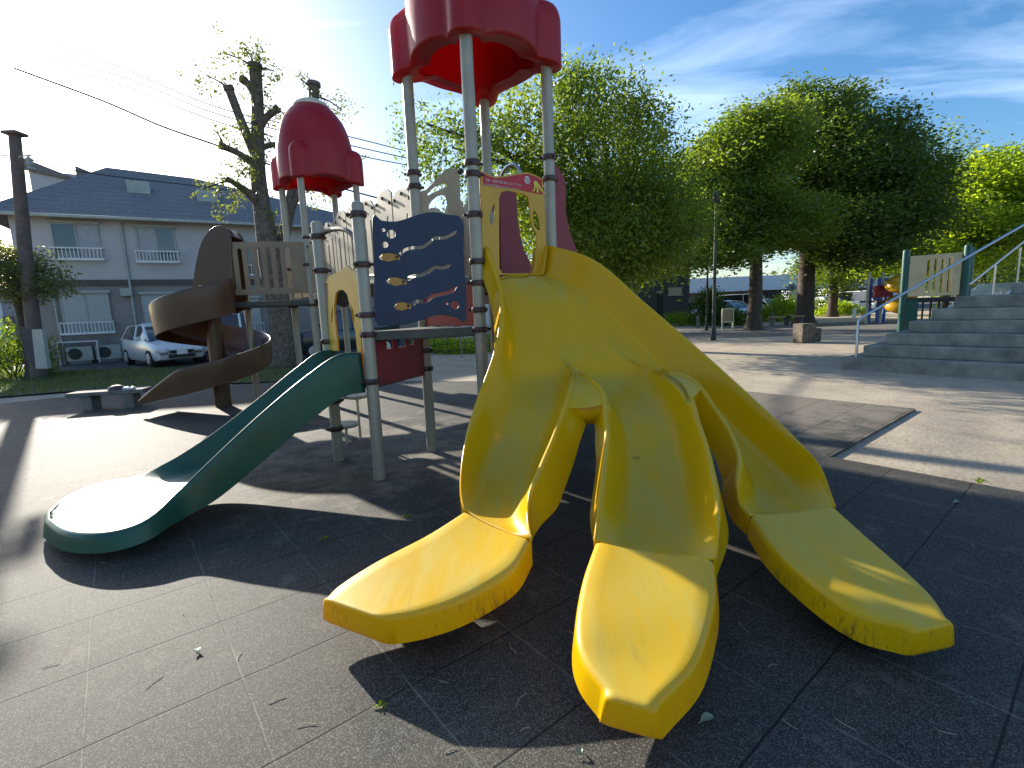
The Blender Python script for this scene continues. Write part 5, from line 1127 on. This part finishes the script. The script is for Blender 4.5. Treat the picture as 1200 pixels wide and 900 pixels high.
# ================================================================== CARS
def car(loc, rz, paint, label, L=3.8, W=1.65, Hh=1.5, kind='hatch', plate=True, group='parked cars'):
    root = empty('parked_car', (loc[0], loc[1], 0), label, 'car', group, rz)
    # local: front towards -Y... x across
    hw = W/2
    if kind == 'hatch': st = [(-L/2, .42, .62, .80), (-L/2+.12, .25, .78, .93), (-L/2+.45, .2, .86, .98), (-L/2+1.0, .2, .98, 1.0), (0, .2, 1.0, 1.0), (L/2-.5, .2, 1.02, 1.0), (L/2-.1, .25, 1.0, .95), (L/2, .42, .9, .88)]; cab = [(-L/2+.72, .95, .88), (-L/2+1.45, Hh-.06, .76), (-L/2+2.0, Hh, .76), (L/2-.7, Hh-.04, .75), (L/2-.12, 1.0, .86)]
    elif kind == 'van': st = [(-L/2, .42, .8, .82), (-L/2+.12, .25, .95, .95), (-L/2+.35, .2, 1.02, 1.0), (0, .2, 1.08, 1.0), (L/2-.1, .2, 1.08, .98), (L/2, .4, 1.05, .94)]; cab = [(-L/2+.3, 1.02, .92), (-L/2+.95, Hh-.07, .8), (-L/2+1.4, Hh, .8), (L/2-.3, Hh-.03, .8), (L/2-.02, 1.08, .9)]
    else: st = [(-L/2, .45, .75, .82), (-L/2+.12, .28, .95, .95), (-L/2+.4, .25, 1.05, 1.0), (-L/2+1.1, .25, 1.1, 1.0), (L/2-.1, .25, 1.12, .98), (L/2, .45, 1.1, .94)]; cab = [(-L/2+1.0, 1.08, .9), (-L/2+1.65, Hh-.07, .78), (-L/2+2.2, Hh, .78), (L/2-.45, Hh-.03, .78), (L/2-.03, 1.1, .88)]
    rows = []
    for y, zb, zt, f in st:
        w_ = hw*f; rows.append([(-w_*.92, y, zb), (-w_, y, zb+.12), (-w_*1.0, y, zt-.16), (-w_*.93, y, zt-.03), (-w_*.6, y, zt+.012), (0, y, zt+.03), (w_*.6, y, zt+.012), (w_*.93, y, zt-.03), (w_, y, zt-.16), (w_, y, zb+.12), (w_*.92, y, zb)])
    m = MB(); m.grid(rows, closed=True); k = len(rows[0]); m.f.append(tuple(range(k))); m.f.append(tuple(range((len(rows)-1)*k, len(rows)*k))); body = obj('body', m, paint, root, 40, world=False, bevel=.02)
    rows = []; 
    for y, z, f in cab: w_ = hw*f; rows.append([(-w_, y, z), (-w_*.5, y, z+.012), (0, y, z+.02), (w_*.5, y, z+.012), (w_, y, z)])
    # glasshouse: sides go down to the belt
    m = MB(); zb = max(s_[2] for s_ in st)-.08; rr = []
    for y, z, f in cab: w_ = hw*f; wb = hw*.95; rr.append([(-wb, y, min(zb, z)), (-w_, y, z-.02), (0, y, z), (w_, y, z-.02), (wb, y, min(zb, z))])
    m.grid(rr, closed=True); obj('glazing', m, 'carglass', root, 40, world=False)
    m = MB(); rf_ = [r_ for r_, c_ in zip(rows, cab) if c_[1] > Hh-.1]; up2 = [[(x, y, z+.015) for x, y, z in r_] for r_ in rf_]; m.grid(up2); obj('roof', m, paint, root, 40, world=False, solid=.04)
    for sx in (-1, 1):
        for (i, j) in ((0, 1), (3, 4)):
            m = MB(); a_, b_2 = cab[i], cab[j]; m.tube([(sx*hw*.93, a_[0], min(zb, a_[1])), (sx*hw*b_2[2]*1.0, b_2[0], b_2[1]-.01)] if i == 0 else [(sx*hw*a_[2], a_[0], a_[1]-.01), (sx*hw*.93, b_2[0], min(zb, b_2[1]))], .045, 6); obj('pillar', m, paint, root, 40, world=False)
        yb_ = .15; m = MB(); m.tube([(sx*hw*.955, yb_, zb), (sx*hw*.79, yb_, Hh-.03)], .035, 6); obj('pillar', m, paint, root, 40, world=False)
    for sx in (-1, 1):
        for y in (-L/2+.68, L/2-.62):
            m = MB(); m.cyl((sx*(hw-.2), y, .3), (sx*(hw+.015), y, .3), .3, .3, 22); wl = obj('wheel', m, 'tyre', root, 40, world=False)
            m = MB(); m.cyl((sx*(hw+.01), y, .3), (sx*(hw+.03), y, .3), .2, .18, 16); obj('rim', m, 'carsilver', wl, 40, world=False)
        m = MB(); y0 = -L/2+.06; zz = st[1][2]-.2; m.lathe((sx*hw*.68, y0, zz), [(.01, -.09), (.17, -.07), (.2, 0), (.16, .08), (.01, .1)], 14); obj('headlight', m, 'lamp', root, 60, world=False)
        m = MB(); m.box((sx*(hw+.09), cab[0][0]+.45, zb+.08), (.16, .1, .13)); obj('mirror', m, paint, root, 30, world=False, bevel=.03)
    m = MB(); m.box((0, -L/2-.005, st[1][2]-.27), (W*.42, .05, .09)); obj('grille', m, 'black', root, 30, world=False)
    m = MB(); m.box((0, -L/2-.012, .36), (W*.5, .05, .12)); obj('bumper_intake', m, 'black', root, 30, world=False)
    if plate: m = MB(); m.box((0, -L/2-.045, .50), (.33, .02, .165)); obj('number_plate', m, 'white', root, 30, world=False)
    return root
def cpos(x, y): p = g(x, y); return (p.x, p.y)
c1 = at(186, 410, 18.7); car((c1.x, 18.9), R_(52), 'carwhite', 'white hatchback parked in front of the grey apartment house', kind='hatch')
c2 = at(268, 400, 20.5); car((c2.x-.3, 21.0), R_(20), 'carwhite', 'white minivan behind the brown spiral slide', 4.2, 1.7, 1.85, 'van')
c3_ = at(392, 400, 17.5); car((c3_.x-.2, 19.3), R_(-62), 'cardark', 'dark teal boxy off-road car seen through the yellow arch', 3.9, 1.7, 1.8, 'suv')
def far_car(x, Y, rz, paint, label, kind='hatch', L=4, H=1.5, W=1.7): p = at(x, 360, Y); return car((p.x, Y), R_(rz), paint, label, L, W, H, kind)
far_car(1009, 47, 12, 'carwhite', 'white minivan in front of the white building on the right', 'van', 4.4, 1.9)
far_car(968, 46, 5, 'carsilver', 'pale blue-silver car between two tree trunks', 'hatch')
far_car(895, 42, 20, 'carwhite', 'white car just right of the left bare trunk', 'hatch')
far_car(872, 38, 80, 'carred', 'maroon compact car left of the bare trunk', 'hatch', 3.6, 1.35)
far_car(870, 43, 80, 'carwhite', 'white minivan standing behind the maroon car', 'van', 4.5, 2.0)
far_car(853, 37, 30, 'carsilver', 'pale car behind the tall dark shrub', 'hatch')
far_car(816, 39, 60, 'carsilver', 'grey car beside the charcoal building', 'hatch')

# ================================================================== BACKGROUND BUILDINGS
def bbox(x0, x1, y0, y1, z0, z1): m = MB(); m.prism([(x0, y0), (x1, y0), (x1, y1), (x0, y1)], z0, z1); return m
Yb = 38; xl = at(640, 350, Yb).x; xr = at(808, 350, Yb).x
bd = empty('charcoal_building', ((xl+xr)/2, Yb, 0), 'charcoal grey two-storey building left of the lamp post', 'building')
obj('wall', bbox(xl, xr, Yb, Yb+9, -.02, 6.2), 'darkwall', bd, 30); obj('roof', bbox(xl-.3, xr+.3, Yb-.3, Yb+9.3, 6.2, 6.4), 'black', bd, 30)
for (x0, y0, x1, y1, mm, nm) in ((783, 338.5, 799, 345, 'glass', 'window'), (770, 343, 776, 372, 'black', 'door')):
    a = at(x0, y0, Yb); b = at(x1, y1, Yb); o = obj(nm, bbox(a.x, b.x, Yb-.06, Yb-.001, max(b.z, .02), a.z), mm, bd, 30)
    fr = MB()
    for q in ((a.x-.06, b.x+.06, a.z, a.z+.08), (a.x-.06, b.x+.06, max(b.z, .02)-.08, max(b.z, .02))): z_ = bbox(q[0], q[1], Yb-.09, Yb-.003, q[2], q[3]); fr.add(z_.v, z_.f)
    obj('frame', fr, 'boxpaint', o, 30)
Yb = 56; xl = at(800, 340, Yb).x; xr = at(932, 340, Yb).x; z1 = at(870, 324, Yb).z; z0 = at(870, 341, Yb).z
bd = empty('low_brown_building', ((xl+xr)/2, Yb, 0), 'low brown-walled building under a long white fascia beyond the trees', 'building')
obj('wall', bbox(xl+1, xr-1.2, Yb+.6, Yb+12, -.02, z0), 'brick', bd, 30); obj('fascia', bbox(xl, xr+4, Yb, Yb+12.6, z0, z1), 'fascia', bd, 30)
m = bbox(xr-4.2, xr-1.25, Yb+.5, Yb+.59, .02, z0-.1); dr_ = obj('door', m, 'black', bd, 30)
for k in range(6):
    x = xl+3+k*2.6
    if x < xr-5: w_ = obj('window', bbox(x, x+1.5, Yb+.5, Yb+.59, 1.0, 2.3), 'glass', bd, 30); obj('frame', bbox(x-.06, x+1.56, Yb+.48, Yb+.595, .9, .99), 'boxpaint', w_, 30)
Yb = 62; xl = at(986, 340, Yb).x; xr = at(1075, 340, Yb).x; z1 = at(1000, 312, Yb).z
bd = empty('white_building', ((xl+xr)/2, Yb, 0), 'plain white windowless building behind the far minivan', 'building')
obj('wall', bbox(xl, xr, Yb, Yb+14, -.02, z1), 'whitewall', bd, 30); obj('roof', bbox(xl-.2, xr+.2, Yb-.2, Yb+14.2, z1, z1+.2), 'boxpaint', bd, 30)
a = at(998, 338, Yb-3); b = at(1028, 338, Yb-3)
gr_ = empty('carport', ((a.x+b.x)/2, Yb-3, 0), 'dark flat-roofed carport against the white building', 'carport')
obj('roof', bbox(a.x, b.x, Yb-4, Yb-.3, a.z-.2, a.z), 'black', gr_, 30); 
for x in (a.x+.1, b.x-.3):
    obj('post', bbox(x, x+.2, Yb-3.9, Yb-3.7, 0, a.z-.2), 'black', gr_, 30)
obj('back_wall', bbox(a.x, b.x, Yb-.6, Yb-.4, 0, a.z-.2), 'darkwall', gr_, 30)
# house to the far right with a sloping pale roof
p = at(1155, 340, 30); sl_ = empty('sloped_roof_shed', (p.x, 30, 0), 'shed with a pale sloping roof rising just above the steps', 'shed')
a = at(1130, 352, 30); b = at(1176, 331, 30)
m = MB(); m.add([(a.x, 29, a.z-.9), (b.x, 29, b.z), (b.x+1.3, 33, b.z), (a.x+1.0, 33, a.z-.9), (a.x-.6, 29, a.z-.9)], [(0, 1, 2, 3)]); obj('roof', m, 'fascia', sl_, None, solid=.1)
obj('wall', bbox(a.x+.2, b.x+1.1, 29.3, 32.7, -.02, a.z-1.0), 'brick', sl_, 30)
# block wall and houses behind the tower
Yb = 30; xl = at(488, 360, Yb).x; xr = at(640, 360, Yb).x
bw = obj('block_wall', bbox(xl, xr, Yb, Yb+.2, -.03, 1.9), 'whitewall', None, 30); tag(bw, 'white block wall seen between the tower posts', 'wall')
bd = empty('rear_house', (at(450, 350, 36).x, 38, 0), 'pale two-storey house behind the tower, hidden by its boards', 'house')
xl = at(400, 350, 37).x; xr = at(520, 350, 37).x
obj('wall', bbox(xl, xr, 37, 44, -.02, 4.2), 'siding', bd, 30); m = MB(); m.add([(xl-.4, 36.6, 4.2), (xr+.4, 36.6, 4.2), (xr-1, 40.5, 5.6), (xl+1, 40.5, 5.6), (xl-.4, 44.4, 4.2), (xr+.4, 44.4, 4.2)], [(0, 1, 2, 3), (5, 4, 3, 2), (1, 5, 2), (4, 0, 3)]); obj('roof', m, 'roofing', bd, None, solid=.12)
for k in range(3): w_ = obj('window', bbox(xl+1+k*2.2, xl+2.2+k*2.2, 36.93, 36.999, 1.0, 2.1), 'glass', bd, 30)
# far masses of trees closing the horizon
rng = np.random.default_rng(77); c = []
for k in range(900):
    x = rng.uniform(-110, 170); c.append((x, 95+rng.uniform(-8, 12), rng.uniform(.5, 1)*(7+2.5*math.sin(x*.11)+1.5*math.sin(x*.31))-1))
far = leafobj('distant_trees', leaves_mesh('distant_trees', np.array(c), 1.0, rng, 26, 1.5, False), 'leafdark', None); tag(far, 'continuous belt of distant trees closing the view', 'trees', kind='stuff')

# ================================================================== STREET FURNITURE
def lamp_post(x, y, Y, ztop, label, r=.06):
    p = at(x, y, Y); rt = empty('lamp_post', (p.x, Y, 0), label, 'lamp post')
    m = MB(); m.lathe((p.x, Y, 0), [(r*1.9, -.02), (r*1.9, .35), (r*1.2, .45), (r, ztop*.5), (r*.8, ztop)], 14); obj('shaft', m, 'darksteel', rt, 40)
    m = MB(); m.lathe((p.x, Y, ztop), [(.06, 0), (.12, .08), (.13, .3), (.2, .33), (.06, .45), (.02, .46)], 16); obj('lantern', m, 'darksteel', rt, 40)
lamp_post(836, 398, 19.7, 5.2, 'dark lamp post standing in front of the trees')
lamp_post(828, 385, 26.5, 5.0, 'thinner dark lamp post just left of the nearer lamp post', .05)
p = g(853, 388); p = at(853, 388, 24); rt = empty('notice_board', (p.x, 24, 0), 'small wooden notice board on two pale legs under the trees', 'notice board')
a = at(848, 363, 24); b = at(859, 376.5, 24)
obj('board', bbox(a.x, b.x, 24, 24.06, b.z, a.z), 'wood', rt, 30); 
fr = MB()
for q in ((a.x-.05, b.x+.05, a.z, a.z+.06), (a.x-.05, b.x+.05, b.z-.05, b.z)): z_ = bbox(q[0], q[1], 23.98, 24.08, q[2], q[3]); fr.add(z_.v, z_.f)
obj('frame', fr, 'cream', rt, 30)
for x in (a.x-.04, b.x+.01): obj('leg', bbox(x-.03, x+.03, 24.0, 24.07, 0, a.z), 'cream', rt, 30)
blk = g(946, 401); m = MB(); m.box((blk.x, blk.y+.2, .30), (.5, .5, .66), .15); m.box((blk.x+.42, blk.y+.35, .22), (.36, .3, .46), .15); o = obj('stone_block', m, 'bark2', None, 30, bevel=.03); tag(o, 'rough grey stone block standing in the shade before the thick trunk', 'stone')
for i, x in enumerate((913, 930)):
    p = at(x, 378, 28.5); rt = empty('park_bench', (p.x, 28.5, 0), ['left one of two low benches by the sunlit bush', 'right one of two low benches, beside the thick trunk'][i], 'bench', 'low park benches')
    obj('seat', bbox(p.x-.55, p.x+.55, 28.3, 28.7, .42, .50), 'wood', rt, 30)
    for s_ in (-.4, .4): obj('leg', bbox(p.x+s_-.05, p.x+s_+.05, 28.35, 28.65, -.03, .42), 'stone', rt, 30)
p = at(932, 370, 36); rt = empty('road_sign', (p.x, 36, 0), 'round blue road sign on a white pole right of the bare trunk', 'road sign')
m = MB(); m.cyl((p.x, 36, 0), (p.x, 36, at(932, 335, 36).z), .06, .06, 10); obj('pole', m, 'white', rt, 40)
c_ = at(927, 337, 36); m = MB(); m.cyl((c_.x, 35.9, c_.z), (c_.x, 35.87, c_.z), .28, .28, 24); dsc = obj('disc', m, 'pblue', rt, 40)
m = MB(); m.cyl((c_.x, 35.865, c_.z), (c_.x, 35.86, c_.z), .2, .2, 24); obj('disc_mark', m, 'white', dsc, 40)
m = MB(); m.cyl((c_.x, 35.858, c_.z), (c_.x, 35.85, c_.z), .15, .15, 24); obj('disc_mark', m, 'pblue', dsc, 40)
m = MB(); m.box((c_.x, 35.88, c_.z-.42), (.5, .03, .2)); obj('sign_plate', m, 'white', rt, 30)
for i, (x, Y) in enumerate(((818, 30), (891, 27), (1001, 33), (862, 34), (905, 33))):
    p = at(x, 370, Y); m = MB(); m.lathe((p.x, Y, -.02), [(.1, 0), (.1, .62), (.08, .7), (.02, .72)], 12); o = obj('bollard', m, 'stone' if i != 2 else 'white', None, 40)
    tag(o, ['bollard left of both lamp posts', 'bollard beside the left bare trunk', 'pale bollard on the path in front of the far minivan', 'bollard behind the notice board', 'bollard just right of the left bare trunk by the road'][i], 'bollard', 'bollards along the park edge')
# young staked tree trunk by the second play structure
# ================================================================== SMALL THINGS ON THE GROUND
def leaf_thing(x, y, s, rz, label, z=.012, m='dryleaf'):
    p = g(x, y, 0); mb = MB(); rows = []
    for i in range(7):
        f = i/6; w_ = s*.30*math.sin(math.pi*(f*.92+.04)); rows.append([(-s/2+s*f, -w_, .012*math.sin(f*3)+.006), (-s/2+s*f, 0, .002+.012*math.sin(f*3)), (-s/2+s*f, w_, .012*math.sin(f*3)+.009)])
    mb.grid(rows); mb.tube([(-s*.75, 0, .004), (-s*.5, 0, .006)], .0018, 5)
    o = obj('fallen_leaf', mb, m, None, 60); o.location = (p.x, p.y, .004); o.rotation_euler = (0, 0, rz); tag(o, label, 'leaf', 'fallen leaves on the rubber mat')
leaf_thing(827, 846, .055, .3, 'pale green leaf right of the middle slide tip')
leaf_thing(680, 885, .03, 1.2, 'tiny pale leaf at the bottom edge below the middle slide')
leaf_thing(905, 541+0, .03, .2, 'tiny leaf on the shaded mat left of the right slide')
leaf_thing(1120, 590, .05, .1, 'pale leaf on the shaded mat near the sand edge, right side')
leaf_thing(232, 766, .05, 2.2, 'pale leaf on the lit mat in front of the green slide')
leaf_thing(1000, 640, .04, .9, 'leaf on the mat right of the right slide')
def weed(x, y, s, label, seed):
    p = g(x, y); rng = np.random.default_rng(seed); mb = MB()
    for k in range(11):
        a = rng.uniform(0, 6.28); L = s*rng.uniform(.5, 1); h = s*rng.uniform(.15, .5); n_ = np.array([-math.sin(a), math.cos(a)])*s*.11; d_ = np.array([math.cos(a), math.sin(a)])
        q = [(p.x+d_[0]*L*f, p.y+d_[1]*L*f, h*math.sin(f*2.3)) for f in (0, .4, .75, 1)]
        mb.grid([[(u[0]-n_[0]*w_, u[1]-n_[1]*w_, u[2]), (u[0]+n_[0]*w_, u[1]+n_[1]*w_, u[2]+.003)] for u, w_ in zip(q, (.3, 1, .8, .05))])
    o = obj('weed', mb, 'leafbright', None, 60); tag(o, label, 'weed', 'weeds in the mat joints')
weed(446, 829, .033, 'small green weed in the joint left of the middle slide tip', 1); weed(380, 633, .05, 'weed in the shade between the green and yellow slides', 2); weed(1146, 566, .08, 'bright weed where the mat meets the sand on the right', 3); weed(477, 606, .04, 'tiny weed near the left yellow chute', 4)
tw = [(528, 880), (600, 760), (280, 770), (430, 690), (520, 800), (615, 855), (610, 820), (325, 820), (350, 610), (700, 770), (905, 780), (925, 850), (1035, 640), (1085, 625), (1000, 560), (1140, 640), (870, 735), (215, 720), (120, 660), (180, 800), (60, 780), (360, 850), (890, 600), (1110, 860), (990, 850), (470, 545), (520, 560), (450, 520), (380, 560), (340, 590)]
for i, (x, y) in enumerate(tw):
    p = g(x, y); a = random.uniform(0, 3.14); L = random.uniform(.03, .09); mb = MB(); mb.tube([(-L/2, 0, .004), (0, L*.12, .006), (L/2, 0, .004)], .0014, 5)
    o = obj('dry_twig', mb, 'twig', None, 60); o.location = (p.x, p.y, .002); o.rotation_euler = (0, 0, a); tag(o, 'thin dry twig or grass stalk lying on the rubber mat', 'twig', 'dry twigs scattered on the mat')
# grass on the lawn
rng = np.random.default_rng(5); n = 26000
poly = [g(-60, 470), g(120, 456), g(330, 447), g(480, 428), g(480, 414), g(250, 430), g(-80, 440)]
def inside(x, y):
    c_ = False; j = len(poly)-1
    for i in range(len(poly)):
        if (poly[i].y > y) != (poly[j].y > y) and x < (poly[j].x-poly[i].x)*(y-poly[i].y)/(poly[j].y-poly[i].y)+poly[i].x: c_ = not c_
        j = i
    return c_
xs = rng.uniform(min(p.x for p in poly), max(p.x for p in poly), n); ys_ = rng.uniform(min(p.y for p in poly), max(p.y for p in poly), n)
ok = np.array([inside(a, b) for a, b in zip(xs, ys_)]); xs, ys_ = xs[ok], ys_[ok]; n = len(xs)
ang = rng.uniform(0, 6.28, n); hgt = rng.uniform(.04, .12, n); wv_ = np.stack([np.cos(ang)*.012, np.sin(ang)*.012, np.zeros(n)], 1); ln = rng.normal(0, .03, (n, 2))
b0 = np.stack([xs, ys_, np.full(n, .01)], 1); tp_ = b0+np.stack([ln[:, 0], ln[:, 1], hgt], 1)
v = np.stack([b0-wv_, b0+wv_, tp_], 1).reshape(-1, 3)
me = bpy.data.meshes.new('grass'); me.vertices.add(len(v)); me.vertices.foreach_set('co', v.astype(np.float32).ravel()); me.loops.add(len(v)); me.loops.foreach_set('vertex_index', np.arange(len(v), dtype=np.int32)); me.polygons.add(n); me.polygons.foreach_set('loop_start', np.arange(0, 3*n, 3, dtype=np.int32)); me.polygons.foreach_set('loop_total', np.full(n, 3, np.int32)); me.update(calc_edges=True)
tag(leafobj('grass', me, 'grassblade', None), 'short shaded grass of the lawn strip', 'grass', kind='stuff')
